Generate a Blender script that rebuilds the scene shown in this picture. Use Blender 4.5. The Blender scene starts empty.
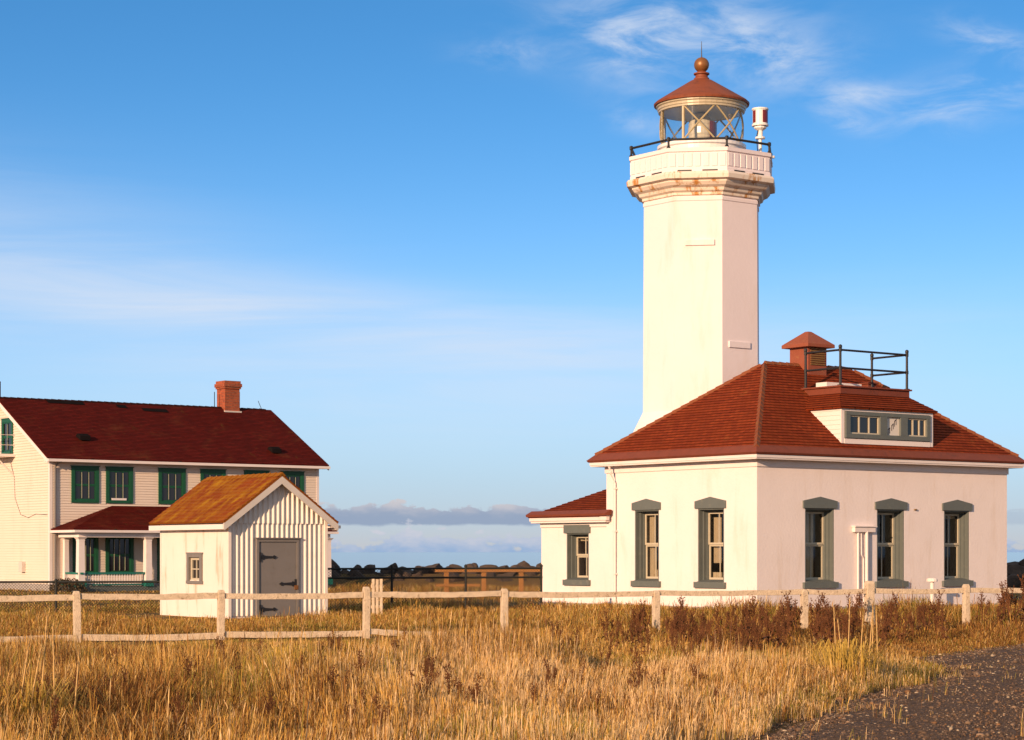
import bpy, bmesh, math, random
import numpy as np
from mathutils import Vector, Matrix

random.seed(7)
RNG = np.random.default_rng(11)
SC = bpy.context.scene
COL = SC.collection
F, HOR, EYE = 2130.0, 552.0, 1.69
R = math.radians

# ------------------------------------------------------------------ materials
class NT:
    """small helper round a node tree"""
    def __init__(self, tree):
        self.t = tree
    def n(self, typ, ins=None, **props):
        nd = self.t.nodes.new(typ)
        for k, v in props.items():
            setattr(nd, k, v)
        for k, v in (ins or {}).items():
            self.set(nd.inputs[k], v)
        return nd
    def set(self, sock, v):
        if isinstance(v, bpy.types.NodeSocket):
            self.t.links.new(v, sock)
        else:
            if isinstance(v, tuple) and len(v) == 3 and sock.type == 'RGBA':
                v = v + (1.0,)
            sock.default_value = v
    def m(self, op, a, b=None, c=None, clamp=False):
        nd = self.t.nodes.new('ShaderNodeMath'); nd.operation = op; nd.use_clamp = clamp
        for i, v in enumerate((a, b, c)):
            if v is not None:
                self.set(nd.inputs[i], v)
        return nd.outputs[0]
    def mix(self, f, a, b, blend='MIX'):
        nd = self.t.nodes.new('ShaderNodeMix'); nd.data_type = 'RGBA'; nd.blend_type = blend
        self.set(nd.inputs[0], f); self.set(nd.inputs[6], a); self.set(nd.inputs[7], b)
        return nd.outputs[2]
    def ramp(self, f, lo, hi):
        nd = self.t.nodes.new('ShaderNodeMapRange'); nd.interpolation_type = 'SMOOTHSTEP'
        self.set(nd.inputs[0], f); nd.inputs[1].default_value = lo; nd.inputs[2].default_value = hi
        return nd.outputs[0]
    def noise(self, vec, scale, detail=4, rough=.55, dist=0.0):
        nd = self.n('ShaderNodeTexNoise', {'Scale': scale, 'Detail': detail, 'Roughness': rough, 'Distortion': dist})
        if vec is not None:
            self.set(nd.inputs['Vector'], vec)
        return nd.outputs['Fac']
    def scaled(self, vec, s):
        nd = self.n('ShaderNodeMapping'); self.set(nd.inputs['Vector'], vec); nd.inputs['Scale'].default_value = s
        return nd.outputs[0]

MATS = {}
def mat(name):
    m = bpy.data.materials.new(name); m.use_nodes = True
    MATS[name] = m
    nt = NT(m.node_tree)
    b = m.node_tree.nodes['Principled BSDF']
    tc = nt.n('ShaderNodeTexCoord')
    return m, nt, b, tc

def paint(name, col, rough=.6, var=.12, scale=3.0, dirt=None, dirt_amt=.5, bump=.15, bscale=40, metal=0.0, streak=False, spec=.4):
    m, nt, b, tc = mat(name)
    ob = tc.outputs['Object']
    n1 = nt.noise(ob, scale, 6, .6)
    c = nt.mix(n1, tuple(x * (1 - var) for x in col), tuple(min(1, x * (1 + var)) for x in col))
    if dirt:
        v = nt.scaled(ob, (1, 1, .18)) if streak else ob
        n2 = nt.ramp(nt.noise(v, scale * 1.7, 7, .65, .3), .52, .78)
        c = nt.mix(nt.m('MULTIPLY', n2, dirt_amt), c, dirt)
    nt.set(b.inputs['Base Color'], c)
    b.inputs['Roughness'].default_value = rough
    b.inputs['Metallic'].default_value = metal
    b.inputs['Specular IOR Level'].default_value = spec
    if bump:
        bp = nt.n('ShaderNodeBump', {'Strength': bump, 'Distance': .02, 'Height': nt.noise(ob, bscale, 5, .6)})
        nt.set(b.inputs['Normal'], bp.outputs[0])
    return m

def shingle_mat(name, c1, c2, width, course, patch=None, patch_amt=.0, patch_scale=1.2, lo=.5, hi=.75, stretch=(1, 1, 1), rough=.85, mortar=(.02, .008, .006), patch2=None, lo2=.5, hi2=.75):
    m, nt, b, tc = mat(name)
    uv = tc.outputs['UV']
    br = nt.n('ShaderNodeTexBrick', {'Vector': uv, 'Color1': c1, 'Color2': c2, 'Mortar': mortar, 'Scale': 1.0, 'Mortar Size': .006,
                                     'Mortar Smooth': .3, 'Brick Width': width, 'Row Height': course, 'Bias': 0.0})
    br.offset = .5
    big = nt.noise(uv, .9, 5, .6)
    c = nt.mix(nt.m('MULTIPLY', nt.ramp(big, .35, .7), .55), br.outputs['Color'], tuple(x * .55 for x in c1))
    fine = nt.noise(uv, 22, 3, .7)
    c = nt.mix(.45, c, nt.mix(fine, (.35, .35, .35), (1.6, 1.6, 1.6)), 'MULTIPLY')
    if patch:
        pn = nt.noise(nt.scaled(uv, stretch), patch_scale, 7, .65, .4)
        c = nt.mix(nt.m('MULTIPLY', nt.ramp(pn, lo, hi), patch_amt), c, patch)
    if patch2:
        mp = nt.n('ShaderNodeMapping', {'Vector': uv}); mp.inputs['Location'].default_value = (4.7, 9.1, 0); mp.inputs['Rotation'].default_value = (0, 0, .5); mp.inputs['Scale'].default_value = (1.4, .5, 1)
        c = nt.mix(nt.m('MULTIPLY', nt.ramp(nt.noise(mp.outputs[0], 1.9, 7, .7, .5), lo2, hi2), .85), c, patch2)
    nt.set(b.inputs['Base Color'], c)
    b.inputs['Roughness'].default_value = rough
    b.inputs['Specular IOR Level'].default_value = .06
    bp = nt.n('ShaderNodeBump', {'Strength': .5, 'Distance': .015, 'Height': nt.m('ADD', br.outputs['Fac'], nt.m('MULTIPLY', fine, -.8))})
    bp.invert = True
    nt.set(b.inputs['Normal'], bp.outputs[0])
    return m

M = {}
M['stucco'] = paint('white_stucco', (.81, .725, .705), .75, .08, 1.1, (.60, .46, .33), .36, .38, 12, streak=True)
M['tower'] = paint('tower_paint', (.81, .725, .74), .7, .06, .7, (.62, .48, .34), .42, .25, 9, streak=True)
M['trim'] = paint('white_trim', (.79, .71, .68), .5, .06, 2, (.55, .40, .25), .25, .05)
M['rusttrim'] = paint('rusty_trim', (.79, .69, .59), .55, .08, 2.2, (.46, .20, .05), .95, .1)
def rust_mat():
    m, nt, b, tc = mat('rust_streaked_white')
    ob = tc.outputs['Object']
    base = nt.mix(nt.noise(ob, 2, 5), (.80, .71, .62), (.72, .62, .52))
    a1 = nt.ramp(nt.noise(nt.scaled(ob, (1, 1, .35)), 3.1, 7, .7, .3), .48, .62)
    a2 = nt.ramp(nt.noise(nt.scaled(ob, (1, 1, .5)), 1.1, 4, .6), .38, .54)
    c = nt.mix(nt.m('MULTIPLY', a1, a2), base, (.47, .21, .045))
    c = nt.mix(nt.m('MULTIPLY', nt.ramp(nt.noise(ob, 5.0, 6, .7), .58, .8), .5), c, (.50, .36, .2))
    nt.set(b.inputs['Base Color'], c); b.inputs['Roughness'].default_value = .65
    return m
M['rusttrim'] = rust_mat()
M['concrete'] = paint('foundation', (.36, .33, .31), .9, .2, 3, (.2, .17, .14), .5, .4)
M['grey'] = paint('grey_paint', (.118, .135, .128), .6, .1, 3, (.28, .26, .2), .3, .12, 30)
M['sash'] = paint('sash_paint', (.50, .45, .34), .5, .1, 5, (.3, .22, .14), .4, .05)
M['green'] = paint('green_paint', (.010, .085, .038), .45, .2, 4, (.03, .14, .1), .4, .08)
M['teal'] = paint('teal_paint', (.015, .16, .125), .5, .2, 4, None, 0, .08)
M['black'] = paint('black_iron', (.014, .014, .016), .5, .25, 6, (.06, .03, .015), .5, .1, spec=.5)
M['siding'] = paint('white_siding', (.74, .63, .53), .65, .06, 1.0, (.55, .42, .32), .25, .1, streak=True)
M['shedwhite'] = paint('shed_white', (.78, .70, .64), .65, .08, 1.6, (.42, .27, .13), .85, .2, 24, streak=True)
M['corr'] = paint('corrugated_white', (.74, .68, .62), .5, .06, 2.0, (.45, .36, .26), .3, .05)
M['doorgrey'] = paint('door_grey', (.19, .175, .165), .6, .1, 2.5, (.12, .1, .08), .4, .12, 25)
M['rake'] = paint('rake_board', (.60, .555, .51), .65, .1, 3, (.4, .33, .27), .4, .15)
M['fence'] = paint('weathered_white', (.62, .50, .36), .9, .38, 9, (.15, .085, .035), 1.0, .8, 40)
M['brownwood'] = paint('brown_wood', (.36, .165, .05), .8, .25, 5, (.1, .05, .02), .6, .4, 30)
M['rock'] = paint('dark_rock', (.070, .048, .036), .9, .5, 2.2, (.17, .10, .055), .7, .9, 5)
M['brick'] = None
M['chain'] = paint('fence_wire', (.014, .016, .014), .7, .2, 5, None, 0, 0)
M['metal_cream'] = paint('lantern_metal', (.46, .40, .28), .4, .12, 5, (.30, .2, .1), .45, .05, spec=.5)
M['copper'] = paint('lantern_roof_rust', (.225, .058, .022), .6, .25, 2.2, (.05, .02, .014), .7, .2, 14, spec=.4)
M['bars'] = paint('lantern_bars', (.40, .33, .19), .4, .15, 6, (.2, .13, .07), .5, .05, spec=.5)
M['ball'] = paint('bronze_ball', (.27, .115, .035), .42, .25, 5, (.1, .045, .02), .5, .1, 20, metal=.35, spec=.5)
M['red'] = paint('red_filter', (.17, .018, .02), .3, .2, 5, None, 0, 0, spec=.5)
M['lampwhite'] = paint('lamp_white', (.78, .76, .74), .4, .05, 5, (.5, .42, .3), .3, 0)
M['maroon'] = paint('maroon_fascia', (.185, .045, .022), .7, .25, 3, (.06, .028, .02), .6, .3)
M['ventred'] = paint('vent_red', (.265, .072, .036), .7, .2, 3, (.34, .16, .06), .5, .3)
M['louver'] = paint('louver_brown', (.20, .115, .035), .7, .25, 4, (.1, .05, .02), .5, .2)
M['curtain'] = paint('curtain_cloth', (.62, .50, .35), .9, .2, 3, (.32, .2, .11), .5, .1)
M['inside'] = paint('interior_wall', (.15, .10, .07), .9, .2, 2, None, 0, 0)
M['lens'] = paint('lens_cream', (.62, .54, .40), .22, .15, 4, None, 0, 0, spec=.6)
M['patch'] = paint('roof_felt', (.012, .009, .009), .95, .3, 3, None, 0, .2, spec=.02)
M['seed'] = paint('dock_brown', (.140, .052, .016), .85, .6, 2.2, None, 0, 0)
M['stalk'] = paint('straw_stalk', (.58, .38, .15), .8, .25, 9, None, 0, 0)
M['ridge'] = paint('ridge_cap', (.22, .062, .022), .85, .3, 4, (.27, .17, .045), .8, .4)
M['bush'] = paint('bush_leaf', (.075, .05, .02), .8, .4, 6, None, 0, 0)
M['tussock'] = paint('tussock_leaf', (.50, .335, .065), .75, .35, 5, None, 0, 0)
M['sheet'] = paint('notice_sheet', (.66, .62, .56), .6, .03, 3, None, 0, 0)
M['ink'] = paint('notice_ink', (.045, .03, .035), .7, .1, 3, None, 0, 0)
M['roof'] = shingle_mat('red_shingle', (.285, .052, .016), (.19, .030, .011), .20, .145, (.30, .15, .045), .4, 1.1, .60, .8, patch2=(.13, .035, .018), lo2=.55, hi2=.8)
M['roof_house'] = shingle_mat('maroon_shingle', (.135, .012, .008), (.082, .008, .006), .30, .15, (.17, .062, .024), .5, .5, .52, .8, patch2=(.13, .085, .02), lo2=.60, hi2=.8)
M['roof_shed'] = shingle_mat('mossy_shingle', (.27, .062, .014), (.22, .048, .012), .12, .12, (.31, .125, .012), .85, 3.0, .42, .66, (1.6, .7, 1), mortar=(.22, .06, .014), patch2=(.40, .21, .014), lo2=.48, hi2=.70)

def brick_mat():
    m, nt, b, tc = mat('red_brick')
    br = nt.n('ShaderNodeTexBrick', {'Vector': tc.outputs['UV'], 'Color1': (.44, .085, .024), 'Color2': (.28, .05, .016), 'Mortar': (.22, .12, .08),
                                     'Scale': 1.0, 'Mortar Size': .008, 'Brick Width': .22, 'Row Height': .075})
    n = nt.noise(tc.outputs['Object'], 9, 4)
    nt.set(b.inputs['Base Color'], nt.mix(nt.ramp(n, .5, .8), br.outputs['Color'], (.11, .035, .02)))
    b.inputs['Roughness'].default_value = .9
    bp = nt.n('ShaderNodeBump', {'Strength': .6, 'Distance': .01, 'Height': br.outputs['Fac']}); bp.invert = True
    nt.set(b.inputs['Normal'], bp.outputs[0])
    return m
M['brick'] = brick_mat()

def glass_mat(name, t, base=.025):
    m = bpy.data.materials.new(name); m.use_nodes = True
    nt = NT(m.node_tree); m.node_tree.nodes.clear()
    out = nt.n('ShaderNodeOutputMaterial')
    tr = nt.n('ShaderNodeBsdfTransparent', {'Color': t})
    gl = nt.n('ShaderNodeBsdfGlossy', {'Color': (1, 1, 1), 'Roughness': .03})
    lw = nt.n('ShaderNodeLayerWeight', {'Blend': .5})
    fr = nt.m('ADD', base, nt.m('MULTIPLY', nt.m('POWER', lw.outputs['Facing'], 4.5), .9))
    mx = nt.n('ShaderNodeMixShader', {0: fr, 1: tr.outputs[0], 2: gl.outputs[0]})
    m.node_tree.links.new(mx.outputs[0], out.inputs['Surface'])
    return m
M['glass'] = glass_mat('window_glass', (.86, .87, .86))
M['lantern_glass'] = glass_mat('lantern_glass', (.90, .93, .93), .10)
def darkglass():
    m, nt, b, tc = mat('dark_window_glass')
    n = nt.noise(tc.outputs['Object'], 1.3, 3)
    nt.set(b.inputs['Base Color'], nt.mix(n, (.008, .009, .014), (.025, .02, .02)))
    b.inputs['Roughness'].default_value = .06
    return m
M['darkglass'] = darkglass()

# ------------------------------------------------------------------ mesh builder
class MB:
    def __init__(self, f=None):
        self.v, self.f, self.uv, self.map = [], [], [], f
    def add(self, verts, faces, uvs=None):
        o = len(self.v)
        self.v += [self.map(*p) if self.map else tuple(p) for p in verts]
        for i, fc in enumerate(faces):
            self.f.append([o + k for k in fc])
            self.uv.append(uvs[i] if uvs else None)
        return self
    def box(self, x0, x1, y0, y1, z0, z1):
        v = [(x0, y0, z0), (x1, y0, z0), (x1, y1, z0), (x0, y1, z0), (x0, y0, z1), (x1, y0, z1), (x1, y1, z1), (x0, y1, z1)]
        q = [(0, 3, 2, 1), (4, 5, 6, 7), (0, 1, 5, 4), (1, 2, 6, 5), (2, 3, 7, 6), (3, 0, 4, 7)]
        uv = [[(x0, y0), (x0, y1), (x1, y1), (x1, y0)], [(x0, y0), (x1, y0), (x1, y1), (x0, y1)],
              [(x0, z0), (x1, z0), (x1, z1), (x0, z1)], [(y0, z0), (y1, z0), (y1, z1), (y0, z1)],
              [(x1, z0), (x0, z0), (x0, z1), (x1, z1)], [(y1, z0), (y0, z0), (y0, z1), (y1, z1)]]
        return self.add(v, q, uv)
    def prism(self, poly, axis, a0, a1):
        """poly: 2-D outline; extruded along axis 'x','y' or 'z' from a0 to a1"""
        def P(p, a):
            return {'x': (a, p[0], p[1]), 'y': (p[0], a, p[1]), 'z': (p[0], p[1], a)}[axis]
        n = len(poly)
        v = [P(p, a0) for p in poly] + [P(p, a1) for p in poly]
        fs = [tuple(range(n))[::-1], tuple(range(n, 2 * n))] + [(i, (i + 1) % n, n + (i + 1) % n, n + i) for i in range(n)]
        return self.add(v, fs)
    def slab(self, pts, t):
        """planar polygon pts (3-D) thickened downwards along its normal by t"""
        P = [Vector(p) for p in pts]
        nr = (P[1] - P[0]).cross(P[2] - P[0]).normalized()
        if nr.z < 0: nr = -nr
        n = len(P)
        v = [tuple(p) for p in P] + [tuple(p - nr * t) for p in P]
        return self.add(v, [tuple(range(n)), tuple(range(n, 2 * n))[::-1]] + [(i, n + i, n + (i + 1) % n, (i + 1) % n) for i in range(n)])
    def tube(self, pts, r, n=6, cap=True):
        pts = [Vector(p) for p in pts]
        rs = r if isinstance(r, (list, tuple)) else [r] * len(pts)
        v, fs = [], []
        for i, p in enumerate(pts):
            d = (pts[min(i + 1, len(pts) - 1)] - pts[max(i - 1, 0)]).normalized()
            a = d.orthogonal().normalized() if abs(d.z) < .95 else Vector((1, 0, 0))
            a = (a - d * a.dot(d)).normalized(); b = d.cross(a)
            for k in range(n):
                t = 2 * math.pi * k / n
                v.append(tuple(p + (a * math.cos(t) + b * math.sin(t)) * rs[i]))
        for i in range(len(pts) - 1):
            for k in range(n):
                fs.append((i * n + k, i * n + (k + 1) % n, (i + 1) * n + (k + 1) % n, (i + 1) * n + k))
        if cap:
            fs += [tuple(range(n))[::-1], tuple(range((len(pts) - 1) * n, len(pts) * n))]
        return self.add(v, fs)
    def lathe(self, prof, n=32, c=(0, 0), phase=0.0, caps=True):
        v, fs = [], []
        for r, z in prof:
            for k in range(n):
                t = phase + 2 * math.pi * k / n
                v.append((c[0] + r * math.cos(t), c[1] + r * math.sin(t), z))
        for i in range(len(prof) - 1):
            for k in range(n):
                fs.append((i * n + k, i * n + (k + 1) % n, (i + 1) * n + (k + 1) % n, (i + 1) * n + k))
        if caps:
            fs += [tuple(range(n))[::-1], tuple(range((len(prof) - 1) * n, len(prof) * n))]
        return self.add(v, fs)
    def shingles(self, pts, course, t=.022, deck=.05):
        """a planar roof polygon laid with stepped courses"""
        P = [Vector(p) for p in pts]
        nr = (P[1] - P[0]).cross(P[2] - P[0]).normalized()
        if nr.z < 0: nr = -nr
        al = Vector((nr.y, -nr.x, 0)).normalized()
        up = al.cross(nr)
        if up.z < 0: up = -up
        o = min(P, key=lambda p: p.dot(up))
        Q = [((p - o).dot(al), (p - o).dot(up)) for p in P]
        self.slab([tuple(p - nr * .003) for p in P], deck)
        bmax = max(q[1] for q in Q)
        def clip(poly, lim, keep_ge):
            out = []
            for i in range(len(poly)):
                p, q = poly[i], poly[(i + 1) % len(poly)]
                ip = (p[1] >= lim - 1e-9) if keep_ge else (p[1] <= lim + 1e-9)
                iq = (q[1] >= lim - 1e-9) if keep_ge else (q[1] <= lim + 1e-9)
                if ip: out.append(p)
                if ip != iq:
                    s = (lim - p[1]) / (q[1] - p[1])
                    out.append((p[0] + s * (q[0] - p[0]), lim))
            return out
        k, b0 = 0, 0.0
        while b0 < bmax - 1e-4:
            b1 = min(b0 + course, bmax)
            c = clip(clip(Q, b0, True), b1, False)
            if len(c) >= 3:
                def W(q, e): return tuple(o + al * q[0] + up * q[1] + nr * e)
                vs = [W(q, t - (t - .001) * (q[1] - b0) / course) for q in c]
                self.add(vs, [tuple(range(len(c)))], [[q for q in c]])
                low = sorted(q for q in c if abs(q[1] - b0) < 1e-6)
                if len(low) >= 2:
                    a, b = low[0], low[-1]
                    self.add([W(a, 0), W(b, 0), W(b, t), W(a, t)], [(0, 1, 2, 3)], [[a, b, b, a]])
            b0 = b1
        return self
    def build(self, name, m, parent=None, smooth=False, bevel=0.0, fixn=True):
        me = bpy.data.meshes.new(name)
        me.from_pydata(self.v, [], self.f)
        if any(u is not None for u in self.uv):
            uvl = me.uv_layers.new(name='UVMap')
            i = 0
            for fc, u in zip(self.f, self.uv):
                for k in range(len(fc)):
                    if u is not None: uvl.data[i].uv = u[k]
                    i += 1
        if fixn:
            bm = bmesh.new(); bm.from_mesh(me)
            bmesh.ops.recalc_face_normals(bm, faces=bm.faces)
            bm.to_mesh(me); bm.free()
        if smooth:
            for p in me.polygons: p.use_smooth = True
        me.materials.append(m)
        o = bpy.data.objects.new(name, me); COL.objects.link(o)
        if parent: o.parent = parent
        if bevel:
            md = o.modifiers.new('bevel', 'BEVEL'); md.width = bevel; md.segments = 2; md.limit_method = 'ANGLE'
        return o

def tag(o, label=None, cat=None, group=None, kind=None):
    if label: o['label'] = label
    if cat: o['category'] = cat
    if group: o['group'] = group
    if kind: o['kind'] = kind
    return o
def thing(name, label, cat, loc, rz=0, group=None):
    o = bpy.data.objects.new(name, None); COL.objects.link(o)
    o.location = loc; o.rotation_euler = (0, 0, rz); o.empty_display_size = .3
    return tag(o, label, cat, group)
def copy_tree(o, parent=None):
    c = o.copy(); COL.objects.link(c)
    if parent: c.parent = parent
    for ch in list(o.children): copy_tree(ch, c)
    return c

def front(v0=0.0):                      # wall facing -v: (along, outward, z)
    return lambda a, b, z: (a, v0 - b, z)
def leftw(u0=0.0):                      # wall facing -u
    return lambda a, b, z: (u0 - b, a, z)

def wall_panel(mb, a0, a1, z0, z1, holes, t=.42):
    A = sorted({a0, a1, *[h[0] for h in holes], *[h[1] for h in holes]})
    Z = sorted({z0, z1, *[h[2] for h in holes], *[h[3] for h in holes]})
    def hole(i, j):
        if not (0 <= i < len(A) - 1 and 0 <= j < len(Z) - 1): return True
        ca, cz = (A[i] + A[i + 1]) / 2, (Z[j] + Z[j + 1]) / 2
        return any(h[0] < ca < h[1] and h[2] < cz < h[3] for h in holes)
    for i in range(len(A) - 1):
        for j in range(len(Z) - 1):
            if hole(i, j): continue
            x0, x1, y0, y1 = A[i], A[i + 1], Z[j], Z[j + 1]
            mb.add([(x0, 0, y0), (x1, 0, y0), (x1, 0, y1), (x0, 0, y1)], [(0, 1, 2, 3)])
            mb.add([(x0, -t, y0), (x1, -t, y0), (x1, -t, y1), (x0, -t, y1)], [(3, 2, 1, 0)])
            for di, dj, p, q in ((-1, 0, (x0, y0), (x0, y1)), (1, 0, (x1, y0), (x1, y1)), (0, -1, (x0, y0), (x1, y0)), (0, 1, (x0, y1), (x1, y1))):
                if hole(i + di, j + dj):
                    mb.add([(p[0], 0, p[1]), (q[0], 0, q[1]), (q[0], -t, q[1]), (p[0], -t, p[1])], [(0, 1, 2, 3)])

ANG = R(36.7)
# ================================================================== STATION BUILDING
L = thing('station_building', 'low white stucco building with red hipped roof and dormer at the lighthouse foot', 'building', (6.9014, 60, 0), ANG)
LU, LV = 10.62, 6.70
win_front = [(1.88, 3.05), (4.83, 5.99), (7.74, 8.87)]
win_left = [(1.37, 2.49), (4.23, 5.34)]
WZ0, WZ1 = .82, 2.95
mb = MB(front()); wall_panel(mb, 0, LU, 0, 4.4, [(a, b, WZ0, WZ1) for a, b in win_front])
mb.build('front_wall', M['stucco'], L, fixn=False)
mb = MB(leftw()); wall_panel(mb, .42, LV - .25, 0, 4.4, [(a, b, WZ0, WZ1) for a, b in win_left])
mb.build('side_wall', M['stucco'], L, fixn=False)
MB().box(LU - .25, LU, .42, LV - .25, 0, 4.4).build('end_wall', M['stucco'], L)
MB().box(0, LU, LV - .25, LV, 0, 4.4).build('rear_wall', M['stucco'], L)
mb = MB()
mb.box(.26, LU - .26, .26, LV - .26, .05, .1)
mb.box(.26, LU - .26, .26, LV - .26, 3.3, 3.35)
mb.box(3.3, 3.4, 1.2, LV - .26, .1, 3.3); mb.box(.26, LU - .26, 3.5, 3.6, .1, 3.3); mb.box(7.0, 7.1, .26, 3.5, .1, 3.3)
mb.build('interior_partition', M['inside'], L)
mb = MB()
mb.box(-.05, LU + .05, -.05, 0, -.2, .10); mb.box(-.05, -.003, 0, 10.05, -.2, .10); mb.box(LU + .003, LU + .05, 0, 10.0, -.2, .10)
mb.build('foundation', M['concrete'], L, bevel=.01)
# frieze, fascia
mb = MB()
def ring(mb, o0, o1, z0, z1, U0=0, U1=LU, V0=0, V1=LV):
    mb.box(U0 - o1, U1 + o1, V0 - o1, V0 - o0, z0, z1); mb.box(U0 - o1, U1 + o1, V1 + o0, V1 + o1, z0, z1)
    mb.box(U0 - o1, U0 - o0, V0 - o0, V1 + o0, z0, z1); mb.box(U1 + o0, U1 + o1, V0 - o0, V1 + o0, z0, z1)
ring(mb, .003, .04, 4.10, 4.297); ring(mb, .003, .35, 4.30, 4.337); ring(mb, .24, .37, 4.34, 4.43)
mb.build('eave_trim', M['trim'], L, bevel=.008)
# roof: flared eave gutter, then shingled planes
OV = .50; PIT = .775
def hz(d): return 4.47 + d * PIT       # d = inset from the eave line at -OV
mb = MB()
prof = [(-OV + .10, 4.435), (-OV + .06, 4.49), (-.26, 4.66), (-.22, 4.70), (-.16, 4.70), (-.10, 4.62)]
vs, fs = [], []
for d, z in prof:
    vs += [(d, d, z), (LU - d, d, z), (LU - d, LV - d, z), (d, LV - d, z)]
for i in range(len(prof) - 1):
    for k in range(4): fs.append((i * 4 + k, i * 4 + (k + 1) % 4, i * 4 + 4 + (k + 1) % 4, i * 4 + 4 + k))
mb.add(vs, fs); mb.build('eave_gutter', M['maroon'], L)
d0 = OV - .24; e = -.24; zE = 4.66
hd = LV / 2 - e; zR = zE + hd * PIT
cA, cB, cC, cD = (e, e, zE), (LU - e, e, zE), (LU - e, LV - e, zE), (e, LV - e, zE)
rA, rB = (LV / 2 + .12, LV / 2, zR), (LU - LV / 2 - .12, LV / 2, zR)
mb = MB()
for pl in ([cA, cB, rB, rA], [cC, cD, rA, rB], [cD, cA, rA], [cB, cC, rB]): mb.shingles(pl, .145, .015)
roof = mb.build('roof', M['roof'], L, fixn=False)
mb = MB()
def caps(mb, p, q, w=.10, h=.035, step=.3):
    p, q = Vector(p), Vector(q); d = q - p; n = max(1, int(d.length / step)); d.normalize()
    s = d.cross(Vector((0, 0, 1))).normalized(); u = s.cross(d)
    for i in range(n):
        a = p + d * (i * step); b = p + d * ((i + 1.12) * step)
        la, lb = .035, .012
        v = [a - s * w + u * (la - .07), a + u * (la + h), a + s * w + u * (la - .07), b - s * w + u * (lb - .07), b + u * (lb + h), b + s * w + u * (lb - .07)]
        mb.add([tuple(x) for x in v], [(0, 1, 4, 3), (1, 2, 5, 4), (0, 2, 1), (3, 4, 5), (0, 3, 5, 2)])
for c, r in ((cA, rA), (cB, rB), (cC, rB), (cD, rA)): caps(mb, c, r)
caps(mb, rA, rB)
mb.build('ridge_caps', M['ridge'], roof)

def tall_window(parent, mp, a0, a1, z0, z1, peaked=True, curtain=0, lint=.30, over=.10):
    w = a1 - a0; ac = (a0 + a1) / 2
    j = .09; dep = .30
    mb = MB(mp)                                           # stepped grey casing lining the opening
    for (i0, i1, b0, b1) in ((0, .04, -.40, -.004), (.04, .075, -.40, -.15), (.075, .10, -.40, -.27)):
        mb.box(a0 + i0, a0 + i1, b0, b1, z0 + .0, z1); mb.box(a1 - i1, a1 - i0, b0, b1, z0 + .0, z1)
        mb.box(a0 + i1, a1 - i1, b0, b1, z1 - i1, z1 - i0)
    mb.box(a0 + .10, a1 - .10, -.40, -.20, z0, z0 + .07)
    wn = mb.build('window', M['grey'], parent, bevel=.004)
    mb = MB(mp)
    if peaked:
        P = [(a0 - over, z1), (a1 + over, z1), (a1 + over, z1 + lint * .72), (ac, z1 + lint * 1.12), (a0 - over, z1 + lint * .72)]
    else:
        P = [(a0 - over, z1), (a1 + over, z1), (a1 + over, z1 + lint), (a0 - over, z1 + lint)]
    mb.prism(P, 'y', .003, .055); mb.build('lintel', M['grey'], wn, bevel=.006)
    mb = MB(mp); mb.prism([(-.20, z0 + .07), (.09, z0), (.09, z0 - .17), (.003, z0 - .17), (.003, z0 - .004), (-.20, z0 - .004)], 'x', a0 + .002, a1 - .002)
    mb.box(a0 - over, a0 + .001, .003, .09, z0 - .17, z0); mb.box(a1 - .001, a1 + over, .003, .09, z0 - .17, z0)
    mb.build('sill', M['grey'], wn)
    i = .10; zm = (z0 + z1) / 2 + .02
    mb = MB(mp)
    for (zz0, zz1, b) in ((z0 + .07, zm, -.385), (zm - .0, z1 - .10, -.35)):
        mb.box(a0 + i, a0 + i + .05, b, b + .035, zz0, zz1); mb.box(a1 - i - .05, a1 - i, b, b + .035, zz0, zz1)
        mb.box(a0 + i + .05, a1 - i - .05, b, b + .035, zz0, zz0 + .06); mb.box(a0 + i + .05, a1 - i - .05, b, b + .035, zz1 - .05, zz1)
        mb.box(ac - .014, ac + .014, b + .004, b + .03, zz0 + .06, zz1 - .05)
    mb.build('sash', M['sash'], wn)
    MB(mp).box(a0 + i + .02, a1 - i - .02, -.372, -.368, z0 + .1, z1 - .12).build('pane', M['glass'], wn)
    if curtain:
        mb = MB(mp)
        def drape(x0, x1, zt, zb):
            n = 22; vs = []; fs = []
            for k in range(n + 1):
                t = k / n; x = x0 + (x1 - x0) * t; b = -.52 + .03 * math.sin(t * 28 + a0)
                vs += [(x, b, zb), (x, b, zt)]
            for k in range(n): fs.append((2 * k, 2 * k + 2, 2 * k + 3, 2 * k + 1))
            mb.add(vs, fs)
        if curtain == 1: drape(a0, a0 + w * .36, z1, z0); drape(a1 - w * .30, a1, z1, z0); drape(a0 + w*.36, a1 - w*.3, z0 + .34, z0)
        if curtain == 2: drape(a0, a0 + w * .2, z1, z0); drape(a1 - w * .42, a1 - w*.1, z1 - .25, z0 + .55); drape(a0 + w*.2, a1, z0 + .28, z0)
        if curtain == 3: drape(a0, a0 + w * .75, z1, z0)
        if curtain == 4: drape(a0, a1, z1, z1 - .24)
        mb.build('curtain', M['curtain'], wn, fixn=False)
    return wn
for (a, b), c in zip(win_front, (3, 0, 4)): tall_window(L, front(), a, b, WZ0, WZ1, True, c)
for (a, b), c in zip(win_left, (2, 1)): tall_window(L, leftw(), a, b, WZ0, WZ1, True, c, .30)
# downspout
mb = MB(); mb.tube([(-.30, 6.2, 4.30), (-.26, 6.2, 4.12), (-.08, 6.2, 3.78), (-.08, 6.2, .02)], .042, 8)
for z in (3.6, 2.3, 1.0): mb.box(-.13, -.003, 6.14, 6.26, z, z + .05)
mb.build('downspout', M['trim'], L, smooth=False)
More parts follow.
